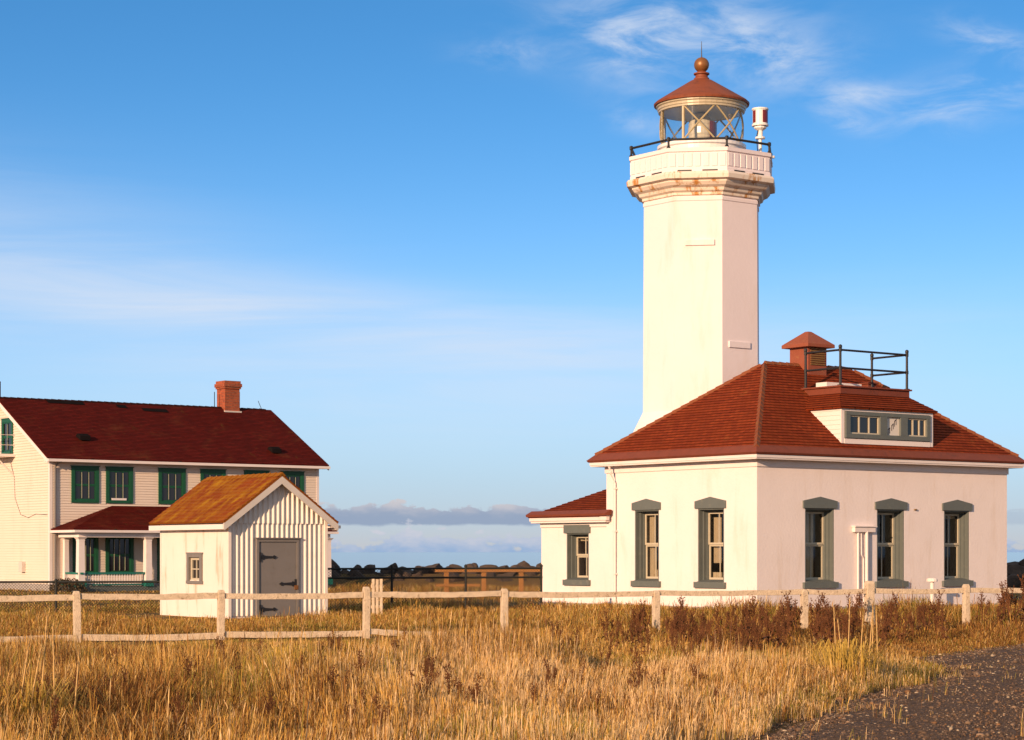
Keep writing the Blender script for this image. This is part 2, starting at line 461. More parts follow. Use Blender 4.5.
# conduit box on the front wall
mb = MB(front()); mb.box(3.79, 4.66, .003, .12, 2.27, 2.42); mb.prism([(3.76, 2.42), (4.69, 2.42), (4.69, 2.45), (3.76, 2.46)], 'y', .003, .16)
cb = mb.build('conduit_box', M['trim'], L, bevel=.01)
mb = MB(); mb.tube([(3.98, -.06, 2.3), (3.98, -.06, -.05)], .035, 8); mb.tube([(4.32, -.08, 2.3), (4.32, -.08, -.05)], .05, 8)
mb.tube([(4.12, -.05, 2.3), (4.13, -.05, 1.6), (4.22, -.05, 1.5), (4.22, -.05, -.05)], .018, 6)
mb.build('conduit', M['trim'], cb)
MB(front()).box(6.42, 6.51, .003, .05, 2.94, 2.98).build('wall_bracket', M['louver'], L)

# ------ rear annex
AV = 10.02; AU0 = .03
mb = MB(leftw(AU0)); wall_panel(mb, LV + .003, AV, 0, 2.8, [(7.6, 8.71, .82, 2.28)], .40); mb.build('annex_wall', M['stucco'], L, fixn=False)
mb = MB(); mb.box(AU0 + .25, LU - .03, AV - .25, AV, 0, 2.8); mb.box(LU - .28, LU - .03, LV, AV - .25, 0, 2.8)
mb.box(1.6, 1.7, LV, AV - .26, 0, 2.8); mb.build('annex_rear_wall', M['stucco'], L)
tall_window(L, leftw(AU0), 7.6, 8.71, .82, 2.28, False, 4, .26)
mb = MB(); mb.box(-.02, AU0 - .003, LV, AV, 2.47, 2.60); mb.box(-.21, AU0 - .003, 6.5, AV + .24, 2.603, 2.66); mb.box(-.25, -.12, 6.40, AV + .27, 2.663, 2.80)
mb.box(AU0, LU + .2, AV + .003, AV + .27, 2.6, 2.8)
mb.build('annex_trim', M['trim'], L, bevel=.006)
ea, ap = -.30, .48
za = 2.82
mb = MB(); hv = AV + .30; top = hv - 6.95
p1, p2 = (ea, 6.72, za), (ea, hv, za)
p3 = (ea + top, 6.95, za + top * ap); p4 = (ea + top, 6.72, za + top * ap)
q2 = (LU - ea, hv, za); q1 = (LU - ea, 6.72, za); q3 = (LU - ea - top, 6.95, za + top * ap); q4 = (LU - ea - top, 6.72, za + top * ap)
mb.shingles([p1, p2, p3, p4], .145); mb.shingles([p2, q2, q3, p3], .145); mb.shingles([q2, q1, q4, q3], .145)
mb.slab([p3, q3, q4, p4], .05)
mb.build('annex_roof', M['roof'], L, fixn=False)
mb = MB(); mb.prism([(ea - .04, za - .02), (ea - .06, za + .05), (ea + .18, za + .17), (ea + .25, za + .15), (ea + .2, za)], 'y', 6.35, hv + .02)
mb.build('annex_gutter', M['maroon'], L)

# ------ dormer
DU0, DU1, DV = 3.38, 7.22, .05
zb, zt = 4.97, 5.90
mb = MB()
mb.box(DU0, DU1, DV, DV + .06, zb - .3, zt)
for k in range(8):                                                  # lapped boards on the cheeks
    z0 = zb - .1 + k * .135
    for uu, s in ((DU0, -1), (DU1, 1)):
        mb.add([(uu + s * .022, DV, z0), (uu + s * .022, 2.6, z0), (uu + s * .004, 2.6, z0 + .138), (uu + s * .004, DV, z0 + .138), (uu, DV, z0), (uu, 2.6, z0)],
               [(0, 1, 2, 3), (0, 4, 5, 1)])
mb.box(DU0, DU0 + .05, DV + .06, 2.6, zb - .3, zt); mb.box(DU1 - .05, DU1, DV + .06, 2.6, zb - .3, zt)
mb.box(DU0 - .03, DU0 + .10, DV - .05, DV - .003, zb - .12, zt + .02); mb.box(DU1 - .10, DU1 + .03, DV - .05, DV - .003, zb - .12, zt + .02)
mb.box(DU0 + .1, DU1 - .1, DV - .05, DV - .003, zt - .09, zt + .02); mb.box(DU0 + .1, DU1 - .1, DV - .06, DV - .003, zb - .12, zb + .03)
dor = mb.build('dormer', M['trim'], L, fixn=True)
mb = MB(front(DV))
zl, zh = zb + .05, zt - .10
mb.box(DU0 + .12, DU1 - .12, .003, .10, zl, zl + .13); mb.box(DU0 + .12, DU1 - .12, .003, .10, zh - .11, zh)
bays = [(DU0 + .30, DU0 + 1.55), (DU0 + 1.85, DU0 + 2.42), (DU0 + 2.72, DU1 - .28)]
edges = [DU0 + .12] + [x for b in bays for x in b] + [DU1 - .12]
for k in range(0, len(edges), 2): mb.box(edges[k], edges[k + 1], .003, .10, zl + .13, zh - .11)
mb.build('dormer_window_frame', M['grey'], dor, bevel=.006)
for k in (0, 2):
    a0, a1 = bays[k]
    MB(front(DV)).box(a0 - .01, a1 + .01, .006, .012, zl + .1, zh - .1).build('dormer_pane', M['darkglass'], dor)
    mb = MB(front(DV))
    mb.box(a0, a0 + .05, .014, .05, zl + .13, zh - .11); mb.box(a1 - .05, a1, .014, .05, zl + .13, zh - .11)
    mb.box(a0 + .05, a1 - .05, .014, .05, zl + .13, zl + .17); mb.box(a0 + .05, a1 - .05, .014, .05, zh - .15, zh - .11)
    for q in (1, 2): x = a0 + (a1 - a0) * q / 3; mb.box(x - .025, x + .025, .014, .045, zl + .17, zh - .15)
    mb.build('dormer_sash', M['sash'], dor)
a0, a1 = bays[1]
MB(front(DV)).box(a0, a1, .01, .03, zl + .13, zh - .11).build('notice_panel', M['sheet'], dor)
mb = MB(front(DV))                                                   # the three worn strokes on the panel
zmid = (zl + zh) / 2
for cx, cz in ((a0 + .13, zmid - .14), (a0 + .28, zmid - .01), (a0 + .40, zmid + .12)):
    mb.box(cx - .045, cx - .022, .031, .034, cz - .11, cz + .06); mb.box(cx + .022, cx + .045, .031, .034, cz - .06, cz + .11)
    mb.prism([(cx - .045, cz + .03), (cx + .045, cz + .09), (cx + .045, cz + .12), (cx - .045, cz + .06)], 'y', .0345, .037)
mb.build('notice_marks', M['ink'], dor)
# dormer roof: hipped skirt up to a flat deck with a maroon kerb
o = .14; KU0, KU1, KV = 4.02, 6.92, .70; zk = 6.38
E0, E1 = (DU0 - o, DV - o, zt + .02), (DU1 + o, DV - o, zt + .02)
K0, K1 = (KU0, KV, zk), (KU1, KV, zk)
mb = MB()
mb.shingles([E0, E1, K1, K0], .145); mb.shingles([(DU0 - o, 2.6, zt + .02), E0, K0, (KU0, 2.6, zk)], .145); mb.shingles([E1, (DU1 + o, 2.6, zt + .02), (KU1, 2.6, zk), K1], .145)
mb.build('dormer_roof', M['roof'], dor, fixn=False)
mb = MB(); mb.box(KU0 - .03, KU1 + .03, KV - .03, 2.9, zk - .02, zk + .19); mb.box(KU0 - .09, KU1 + .09, KV - .09, 2.9, zk + .19, zk + .24)
mb.build('deck_kerb', M['maroon'], dor, bevel=.01)
mb = MB(); mb.box(4.25, 5.75, 1.5, 1.95, zk + .243, zk + .40); mb.build('deck_hatch', M['trim'], dor, bevel=.01)
mb = MB(); mb.box(6.75, 7.12, 2.2, 2.5, zk + .243, zk + .50); mb.box(6.7, 7.17, 2.15, 2.55, zk + .503, zk + .56); mb.build('deck_box', M['maroon'], dor, bevel=.01)
zr = zk + .243
rp = [(KU0 + .03, KV + .03), (KU1 - .02, KV + .03), (KU1 - .02, 2.18), (KU0 + .03, 2.18)]
rail = MB()
for z in (zr + .52, zr + 1.05):
    for i, jx in ((0, 1), (1, 2), (3, 0)):
        p, q = rp[i], rp[jx]; rail.tube([(*p, z), (*q, z)], .032, 8)
    for i in range(4): rail.lathe([(.05, z - .05), (.05, z + .05)], 8, rp[i])
rr = rail.build('roof_railing', M['black'], L)
for p in rp:
    mb = MB(); mb.lathe([(.09, zr - .02), (.09, zr + .02), (.04, zr + .03), (.036, zr + 1.10), (.055, zr + 1.12), (.055, zr + 1.18), (.02, zr + 1.21)], 8, p)
    mb.build('railing_post', M['black'], rr)
# roof ventilator on the ridge
cu, cv = LU / 2, LV / 2
mb = MB(); mb.box(cu - .40, cu + .40, cv - .40, cv + .40, zR - .45, 8.02); vt = mb.build('roof_ventilator', M['ventred'], L, bevel=.01)
for s in (-1, 1):
    mb = MB()
    for k in range(8):
        z = zR + .0 + k * .068
        mb.box(cu - .30, cu + .30, cv + s * .403 - .0 if s > 0 else cv - .43, cv + .43 if s > 0 else cv - .403, z, z + .038)
    mb.build('louvre', M['louver'], vt)
mb = MB(); rE = .58
mb.add([(cu - rE, cv - rE, 7.98), (cu + rE, cv - rE, 7.98), (cu + rE, cv + rE, 7.98), (cu - rE, cv + rE, 7.98),
        (cu - rE, cv - rE, 8.08), (cu + rE, cv - rE, 8.08), (cu + rE, cv + rE, 8.08), (cu - rE, cv + rE, 8.08),
        (cu - .07, cv - .07, 8.50), (cu + .07, cv - .07, 8.50), (cu + .07, cv + .07, 8.50), (cu - .07, cv + .07, 8.50)],
       [(3, 2, 1, 0), (0, 1, 5, 4), (1, 2, 6, 5), (2, 3, 7, 6), (3, 0, 4, 7), (4, 5, 9, 8), (5, 6, 10, 9), (6, 7, 11, 10), (7, 4, 8, 11), (8, 9, 10, 11)])
mb.build('ventilator_roof', M['ventred'], vt, bevel=.01)

# ================================================================== LIGHTHOUSE TOWER
ca, sa = math.cos(ANG), math.sin(ANG)
def LW(u, v): return (6.9014 + ca * u - sa * v, 60 + sa * u + ca * v)
TX, TY = LW(5.51, 8.5)
T = thing('lighthouse_tower', 'tall white octagonal lighthouse tower with glazed lantern and rusty conical cap', 'lighthouse', (TX, TY, 0), ANG)
PH = math.pi / 8
mb = MB(); mb.lathe([(2.72, 0), (2.72, 4.9), (2.02, 6.25), (1.99, 12.95), (2.015, 12.97), (2.015, 13.06), (1.985, 13.10), (1.985, 13.5)], 8, phase=PH)
tw = mb.build('tower_shaft', M['tower'], T)
mb = MB(); mb.lathe([(1.99, 13.12), (2.05, 13.14), (2.05, 13.22), (2.14, 13.27), (2.18, 13.36), (2.31, 13.42), (2.40, 13.52), (2.40, 13.56), (2.57, 13.60), (2.59, 13.74), (2.53, 13.82), (2.0, 13.82)], 8, phase=PH)
gal = mb.build('gallery_cornice', M['rusttrim'], T, bevel=.008)
mb = MB(); mb.lathe([(2.46, 13.823), (2.46, 13.92), (2.44, 13.94), (2.44, 14.44), (2.49, 14.46), (2.49, 14.58), (2.20, 14.58), (2.20, 13.823)], 8, phase=PH, caps=False)
mb.add([(2.15 * math.cos(PH + k * math.pi / 4), 2.15 * math.sin(PH + k * math.pi / 4), 13.83) for k in range(8)], [tuple(range(8))])
for k in range(8):                                                 # raised panels round the parapet
    a0 = PH + k * math.pi / 4; a1 = a0 + math.pi / 4
    p = Vector((2.44 * math.cos(a0), 2.44 * math.sin(a0), 0)); q = Vector((2.44 * math.cos(a1), 2.44 * math.sin(a1), 0)); d = (q - p); n = Vector((d.y, -d.x, 0)).normalized()
    N = 7
    for i in range(N):
        s0, s1 = (i + .16) / N, (i + .84) / N
        a, b = p + d * s0, p + d * s1
        v = [a + n * .001, b + n * .001, b + n * .022, a + n * .022]
        mb.add([(x.x, x.y, 13.99) for x in v] + [(x.x, x.y, 14.40) for x in v], [(0, 1, 5, 4), (1, 2, 6, 5), (2, 3, 7, 6), (3, 0, 4, 7), (4, 5, 6, 7), (3, 2, 1, 0)])
mb.build('gallery_parapet', M['tower'], T)
# dark drain slots at the parapet foot
for k in range(8):
    a0 = PH + k * math.pi / 4; a1 = a0 + math.pi / 4
    p = Vector((2.461 * math.cos(a0), 2.461 * math.sin(a0), 0)); q = Vector((2.461 * math.cos(a1), 2.461 * math.sin(a1), 0)); d = q - p; n = Vector((d.y, -d.x, 0)).normalized()
    for s0, s1 in ((.16, .40), (.58, .84)):
        mb = MB(); a, b = p + d * s0, p + d * s1; v = [a, b, b + n * .012, a + n * .012]
        mb.add([(x.x, x.y, 13.835) for x in v] + [(x.x, x.y, 13.875) for x in v], [(0, 1, 5, 4), (1, 2, 6, 5), (2, 3, 7, 6), (3, 0, 4, 7), (4, 5, 6, 7)]); mb.build('drain_slot', M['black'], gal)
mb = MB()
rz = 14.86; ro = 2.42
cs = [(ro * math.cos(PH + k * math.pi / 4), ro * math.sin(PH + k * math.pi / 4), rz) for k in range(8)]
for k in range(8): mb.tube([cs[k], cs[(k + 1) % 8]], .04, 8)
gr = mb.build('gallery_rail', M['black'], T)
for k in range(8):
    for p in (cs[k],):
        mb = MB(); mb.lathe([(.075, 14.583), (.06, 14.62), (.035, 14.66), (.035, 14.80), (.06, 14.82), (.06, 14.92), (.03, 14.94)], 8, p[:2]); mb.build('rail_post', M['black'], gr)
# lantern
mb = MB(); mb.lathe([(1.40, 13.84), (1.40, 14.88), (1.46, 14.92), (1.46, 15.02), (1.36, 15.04)], 48); lan = mb.build('lantern_drum', M['lampwhite'], T)
mb = MB(); LR = 1.36; lz0, lz1 = 15.03, 16.17
NP = 8
def lp(a, z, r=LR): return (r * math.cos(a), r * math.sin(a), z)
door_k = None
mull = MB()
for k in range(NP):
    a0 = PH + k * math.pi / 4; a1 = a0 + math.pi / 4
    wa = math.degrees((a0 + a1) / 2 + ANG) % 360
    isdoor = 185 < wa < 230
    if isdoor or 140 < wa < 185:
        for a in (a0, a1): mull.tube([lp(a, lz0), lp(a, lz1)], .05, 6)
    if not isdoor:
        n = 8
        mull.tube([lp(a0 + (a1 - a0) * t / n, lz0 + (lz1 - lz0) * t / n) for t in range(n + 1)], .029, 6)
        mull.tube([lp(a0 + (a1 - a0) * t / n, lz1 - (lz1 - lz0) * t / n) for t in range(n + 1)], .029, 6)
mull.build('astragal_bars', M['bars'], T)
mb = MB(); mb.lathe([(1.345, lz0 + .01), (1.345, lz1 - .01)], 48, caps=False); mb.build('lantern_glazing', M['lantern_glass'], T, smooth=True, fixn=False)
mb = MB(); mb.lathe([(1.30, 16.13), (1.42, 16.13), (1.42, 16.19), (1.45, 16.21), (1.45, 16.28), (1.50, 16.31), (1.50, 16.38), (1.2, 16.40)], 48); mb.build('lantern_cornice', M['metal_cream'], T, smooth=False)
mb = MB(); mb.lathe([(1.46, 16.383), (1.56, 16.36), (1.575, 16.42), (1.50, 16.49), (.9, 16.86), (.36, 17.19), (.26, 17.23), (.25, 17.28), (.21, 17.30), (.20, 17.38), (.26, 17.40), (.26, 17.44), (.17, 17.47), (.12, 17.52)], 48, caps=True)
cap = mb.build('lantern_roof', M['copper'], T, smooth=False)
mb = MB(); mb.lathe([(.25 * math.sin(math.pi * i / 16) + 1e-4, 17.72 - .25 * math.cos(math.pi * i / 16)) for i in range(17)], 24); mb.build('ventilator_ball', M['ball'], cap, smooth=True)
MB().tube([(0, 0, 17.9), (0, 0, 18.05), (0, 0, 18.5)], [.03, .018, .008], 6).build('lightning_rod', M['black'], cap)
# lens inside
mb = MB(); mb.lathe([(.30, 14.9), (.30, 15.05), (.36, 15.08), (.42, 15.2), (.40, 15.24), (.44, 15.3), (.42, 15.35), (.45, 15.42), (.45, 15.62), (.42, 15.7), (.44, 15.75), (.38, 15.86), (.34, 15.9), (.26, 15.98), (.2, 16.1)], 24)
ln = mb.build('lens', M['lens'], T, smooth=False)
mb = MB()
for k in range(5):
    a0 = R(-62 + k * 14) - ANG; a1 = R(-62 + k * 14 + 12) - ANG
    mb.add([lp(a0, 15.05, .50), lp(a1, 15.05, .50), lp(a1, 15.80, .50), lp(a0, 15.80, .50), lp(a0, 15.05, .48), lp(a1, 15.05, .48), lp(a1, 15.80, .48), lp(a0, 15.80, .48)],
           [(0, 1, 2, 3), (7, 6, 5, 4), (0, 4, 5, 1), (1, 5, 6, 2), (2, 6, 7, 3), (3, 7, 4, 0)])
mb.build('lens_screen', M['red'], ln)
# raised plates on the shaft (blocked openings)
apo = 1.998 * math.cos(PH)
def face_plate(k, z0, z1, s0, s1, name):
    a = PH + (k + .5) * math.pi / 4
    n = Vector((math.cos(a), math.sin(a), 0)); t = Vector((-math.sin(a), math.cos(a), 0))
    v = []
    for z in (z0, z1):
        for s, d in ((s0, .0), (s1, .0), (s1, .05), (s0, .05)):
            p = n * (apo + .004 + d) + t * s; v.append((p.x, p.y, z))
    MB().add(v, [(0, 1, 5, 4), (1, 2, 6, 5), (2, 3, 7, 6), (3, 0, 4, 7), (4, 5, 6, 7), (3, 2, 1, 0)]).build(name, M['tower'], T, bevel=.008)
def facek(worlddeg):                     # which face looks towards this world bearing
    best = None
    for k in range(8):
        a = (math.degrees(PH + (k + .5) * math.pi / 4 + ANG) - worlddeg + 180) % 360 - 180
        if best is None or abs(a) < best[0]: best = (abs(a), k)
    return best[1]
face_plate(facek(262), 11.52, 11.70, -.42, .52, 'blocked_opening')
face_plate(facek(307), 8.26, 8.46, -.50, .42, 'blocked_opening')
# signal lamp on the gallery
bx, by = TX + 1.80, TY - 1.12
S = thing('signal_lamp', 'small red and white signal lamp on a white pole on the lighthouse gallery', 'signal lamp', (bx, by, 13.55), 0)
mb = MB(); mb.lathe([(.09, 0), (.09, .03), (.055, .04), (.055, 1.50), (.16, 1.52), (.16, 1.58), (.08, 1.60), (.09, 1.78), (.2, 1.86), (.2, 1.92)], 12); mb.build('pole', M['lampwhite'], S)
mb = MB(); mb.lathe([(.27, 1.93), (.27, 1.98), (.245, 1.99), (.245, 2.44), (.27, 2.45), (.27, 2.50), (.1, 2.53)], 24); body = mb.build('lamp_body', M['lampwhite'], S)
for a0, a1 in ((-78, -18), (-165, -133), (20, 70), (105, 150)):
    mb = MB(); n = 8
    for i in range(n):
        p, q = R(a0 + (a1 - a0) * i / n), R(a0 + (a1 - a0) * (i + 1) / n)
        mb.add([(.252 * math.cos(p), .252 * math.sin(p), 2.02), (.252 * math.cos(q), .252 * math.sin(q), 2.02), (.252 * math.cos(q), .252 * math.sin(q), 2.42), (.252 * math.cos(p), .252 * math.sin(p), 2.42)], [(0, 1, 2, 3)])
    mb.build('red_panel', M['red'], body, fixn=False)
mb = MB(); mb.tube([(-.05, -.06, 1.9), (-.12, -.08, 1.6), (-.1, -.07, 1.2), (-.06, -.05, .9)], .015, 6); mb.build('cable', M['black'], S)
mb = MB(); mb.tube([(0, 0, .93), (.38, .02, .93)], .03, 6); mb.lathe([(.08, .90), (.08, .97)], 8, (.40, .02)); mb.build('bracket', M['lampwhite'], S)

# ================================================================== SHED
A2 = R(35)
H = thing('shed', 'small white shed with orange mossy roof, ribbed gable front and grey door', 'shed', (-7.2, 54, 0), A2)
SW, SD, SE, SA = 2.86, 3.87, 2.55, 3.60
mb = MB(); t = .1
mb.map = leftw(); wall_panel(mb, .0, SD, 0, SE + .05, [(1.50, 2.16, .96, 1.56)], t); mb.map = None
mb.box(SW - t, SW, 0, SD, 0, SE); mb.prism([(0, 0), (SW, 0), (SW, SE), (SW / 2, SA), (0, SE)], 'y', SD - .02, SD + .06)
mb.prism([(t, 0), (SW - t, 0), (SW - t, SE), (SW / 2, SA - .02), (t, SE)], 'y', .03, .08)
mb.build('wall', M['shedwhite'], H)
def corrugated(mb, xa, xb, zlo, zhi, off=0.0, pitch=.142):
    N = int((xb - xa) / pitch * 8); vs, fs = [], []
    prof = [0, 0, .012, .034, .042, .034, .012, 0]
    for i in range(N + 1):
        x = xa + i * pitch / 8
        if x > xb: x = xb
        b = prof[i % 8] + off
        vs += [(x, b, zlo(x)), (x, b, zhi(x))]
    for i in range(N): fs.append((2 * i, 2 * i + 2, 2 * i + 3, 2 * i + 1))
    mb.add(vs, fs)
sl = (SA - SE) / (SW / 2)
gz = lambda x: SE + (x if x < SW / 2 else SW - x) * sl
mb = MB(front(.025))
corrugated(mb, .06, .80, lambda x: .06, lambda x: 2.45); corrugated(mb, 2.04, SW - .06, lambda x: .06, lambda x: 2.45)
corrugated(mb, .80, 2.04, lambda x: 2.03, lambda x: 2.45)
corrugated(mb, .10, SW - .10, lambda x: min(2.42, gz(x)), lambda x: gz(x) + .0, .022)
mb.build('corrugated_front', M['corr'], H, fixn=False)
for xa in (-.02, SW - .07): MB(front()).box(xa, xa + .09, .003, .06, 0, SE).build('corner_board', M['shedwhite'], H, bevel=.005)
mb = MB(front()); mb.box(.80, .87, .0, .05, .03, 2.03); mb.box(1.97, 2.04, .0, .05, .03, 2.03); mb.box(.87, 1.97, .0, .05, 1.95, 2.03); mb.box(.76, 2.08, .0, .09, 2.031, 2.06)
dr = mb.build('door_frame', M['doorgrey'], H, bevel=.004)
mb = MB(front()); mb.box(.875, 1.965, -.02, .018, .04, 1.945); dd = mb.build('door', M['doorgrey'], H, bevel=.004)
def hinge(mb, x, z, s, l=.50):
    mb.box(min(x, x + s * .04), max(x, x + s * .04), .02, .05, z - .12, z + .12)
    P = [(x + s * .04, z - .045), (x + s * (l - .12), z - .022), (x + s * (l - .12), z + .022), (x + s * .04, z + .045)]
    mb.prism(P, 'y', .021, .04)
    mb.prism([(x + s * (l - .14), z), (x + s * (l - .08), z + .05), (x + s * l, z), (x + s * (l - .08), z - .05)], 'y', .022, .043)
    mb.prism([(x + s * .10, z + .07), (x + s * .14, z), (x + s * .10, z - .07), (x + s * .06, z)], 'y', .022, .043)
for x, z, s in ((.885, 1.56, 1), (.885, .22, 1), (1.95, .87, -1)):
    mb = MB(front()); hinge(mb, x, z, s); mb.build('strap_hinge', M['black'], dd)
mb = MB(front()); mb.box(1.90, 2.0, .03, .06, .72, .83); mb.build('padlock', M['ball'], dd)
# side window
mb = MB(leftw())
for a0, a1, z0, z1 in ((1.40, 1.52, .94, 1.64), (2.14, 2.26, .94, 1.64), (1.52, 2.14, 1.55, 1.64), (1.37, 2.29, .86, .94), (1.37, 2.29, 1.641, 1.68)): mb.box(a0, a1, .003, .05, z0, z1)
w = mb.build('window', M['doorgrey'], H, bevel=.004)
mb = MB(leftw()); mb.box(1.52, 1.59, -.06, -.02, .94, 1.55); mb.box(2.07, 2.14, -.06, -.02, .94, 1.55); mb.box(1.59, 2.07, -.06, -.02, 1.48, 1.55); mb.box(1.59, 2.07, -.06, -.02, .94, 1.01); mb.box(1.815, 1.845, -.055, -.025, 1.01, 1.48); mb.box(1.59, 1.815, -.055, -.025, 1.23, 1.26); mb.box(1.845, 2.07, -.055, -.025, 1.23, 1.26)
mb.build('sash', M['sash'], w)
MB(leftw()).box(1.54, 2.12, -.068, -.062, .95, 1.54).build('pane', M['darkglass'], w)
# roof
ov = .24; fo = .24
ez = SE - ov * sl + .09
AP = SA + .09
mb = MB()
mb.shingles([(-ov, -fo, ez), (-ov, SD + .25, ez), (SW / 2, SD + .25, AP), (SW / 2, -fo, AP)], .16, .016, .04)
mb.shingles([(SW + ov, -fo, ez), (SW / 2, -fo, AP), (SW / 2, SD + .25, AP), (SW + ov, SD + .25, ez)], .16, .016, .04)
rf = mb.build('roof', M['roof_shed'], H, fixn=False)
mb = MB(); caps(mb, (SW / 2, -fo, AP - .01), (SW / 2, SD + .2, AP - .01), .11, .03, .3); mb.build('ridge_caps', M['roof_shed'], rf)
mb = MB()
for s in (0, 1):
    X = lambda x: x if s == 0 else SW - x
    pts = [(X(-ov), ez - .055), (X(SW / 2), AP - .055), (X(SW / 2), AP - .25), (X(-ov + .03), ez - .22), (X(-ov), ez - .2)]
    mb.prism(pts, 'y', -fo + .002, -fo + .05)
mb.build('rake_board', M['rake'], H, bevel=.004)
mb = MB(); mb.box(-ov - .0, -ov + .04, -fo + .053, SD + .25, ez - .20, ez - .07); mb.box(-ov + .04, -.003, -fo + .053, SD + .2, ez - .14, ez - .11)
mb.box(SW + ov - .04, SW + ov, -fo + .053, SD + .25, ez - .20, ez - .07); mb.box(SW + .003, SW + ov - .04, -fo + .053, SD + .2, ez - .14, ez - .11)
mb.build('eave_board', M['trim'], H)
mb = MB(); mb.box(SW + ov - .02, SW + ov + .10, -fo + .06, SD, ez - .16, ez - .08); mb.build('gutter', M['trim'], H)

# ================================================================== KEEPERS' HOUSE
K = thing('keepers_house', 'two storey white clapboard house with dark red gable roof and green window frames', 'house', (-19.955, 92, 0), ANG)
HU, HD, HE, HRZ = 13.52, 9.9, 5.84, 8.48
hp = (HRZ - HE) / (HD / 2)
mb = MB(); mb.prism([(0, 0), (HD, 0), (HD, HE), (HD / 2, HRZ), (0, HE)], 'x', 0, HU); mb.build('wall', M['siding'], K)
def clap(mb, a0, a1, z0, z1, holes, rake=None, course=.115):
    z = z0
    while z < z1:
        zc = z + course / 2
        lo, hi = a0, a1
        if rake:
            lo, hi = rake(z + course)
            if hi - lo < .05: break
        cuts = sorted([(h[0], h[1]) for h in holes if h[2] < zc < h[3]])
        x = lo
        segs = []
        for c0, c1 in cuts:
            if c0 > x: segs.append((x, c0))
            x = max(x, c1)
        if x < hi: segs.append((x, hi))
        for s0, s1 in segs:
            mb.add([(s0, .036, z), (s1, .036, z), (s1, .006, z + course + .002), (s0, .006, z + course + .002), (s0, .002, z), (s1, .002, z)], [(0, 1, 2, 3), (4, 5, 1, 0)])
        z += course
up_w = [(.98, 2.28), (2.62, 3.92), (5.18, 6.53), (7.29, 8.57), (9.55, 10.85), (11.50, 12.72)]
lo_w = [(1.05, 2.25), (2.60, 3.95), (7.2, 8.5), (9.6, 10.9), (11.2, 12.4)]
holes = [(a, b, 3.84, 5.42) for a, b in up_w] + [(a, b, .68, 2.46) for a, b in lo_w] + [(5.12, 6.3, .3, 2.5)]
mb = MB(front()); clap(mb, .10, HU - .10, .35, HE - .12, holes); mb.build('front_siding', M['siding'], K, fixn=False)
gh = [(3.80, 5.02, 6.08, 7.66)]
mb = MB(leftw())
clap(mb, .10, HD - .10, .35, HE - .05, []); clap(mb, 0, HD, HE - .05, HRZ, gh, lambda z: (max(.02, (z - HE) / hp), min(HD - .02, HD - (z - HE) / hp)))
mb.build('gable_siding', M['siding'], K, fixn=False)
mb = MB(); mb.box(-.035, .10, -.035, -.002, .3, HE); mb.box(-.035, -.002, -.002, .10, .3, HE); mb.box(HU - .10, HU + .035, -.035, -.002, .3, HE)
mb.box(.1, HU - .1, -.05, -.003, HE - .16, HE - .02)
mb.build('corner_board', M['trim'], K)
MB().box(-.04, HU + .04, -.04, HD + .04, -.1, .3).build('foundation', M['concrete'], K)
def sash_window(parent, mp, a0, a1, z0, z1, cols=3, cas=.15, m='green'):
    mb = MB(mp)
    mb.box(a0, a0 + cas, .003, .075, z0, z1); mb.box(a1 - cas, a1, .003, .075, z0, z1)
    mb.box(a0 + cas, a1 - cas, .003, .075, z1 - cas, z1); mb.box(a0 + cas, a1 - cas, .003, .085, z0, z0 + .12); mb.box(a0 - .04, a1 + .04, .003, .10, z1 + .001, z1 + .035)
    wn = mb.build('window', M[m], parent)
    zm = (z0 + z1) / 2 - .02; i0, i1 = a0 + cas, a1 - cas
    MB(mp).box(i0, i1, .006, .014, z0 + .12, z1 - cas).build('pane', M['darkglass'], wn)
    mb = MB(mp)
    for zz0, zz1, b in ((z0 + .12, zm, .016), (zm + .001, z1 - cas, .03)):
        mb.box(i0, i0 + .05, b, b + .02, zz0, zz1); mb.box(i1 - .05, i1, b, b + .02, zz0, zz1)
        mb.box(i0 + .05, i1 - .05, b, b + .02, zz0, zz0 + .05); mb.box(i0 + .05, i1 - .05, b, b + .02, zz1 - .05, zz1)
        for k in range(1, cols): x = i0 + (i1 - i0) * k / cols; mb.box(x - .02, x + .02, b, b + .018, zz0 + .05, zz1 - .05)
    mb.build('sash', M['green'], wn)
    mb = MB(mp)
    for k in range(1, cols): x = i0 + (i1 - i0) * k / cols; mb.box(x - .012, x + .012, .052, .058, z0 + .2, z1 - .25)
    mb.build('muntin', M['sash'], wn)
    return wn
for a, b in up_w: wn = sash_window(K, front(), a, b, 3.84, 5.42)
MB(front()).box(2.9, 3.6, .02, .07, 3.97, 4.06).build('window_vent_board', M['trim'], K)
for a, b in lo_w: sash_window(K, front(), a, b, .68, 2.46, 4)
sash_window(K, leftw(), 3.80, 5.02, 6.08, 7.66, 2)
mb = MB(front()); mb.box(5.12, 6.3, .003, .06, .3, 2.5); hd_ = mb.build('door', M['green'], K, bevel=.01)
MB(front()).lathe([(.03, 1.2), (.03, 1.26)], 8, (6.15, .085)).build('door_knob', M['ball'], hd_)
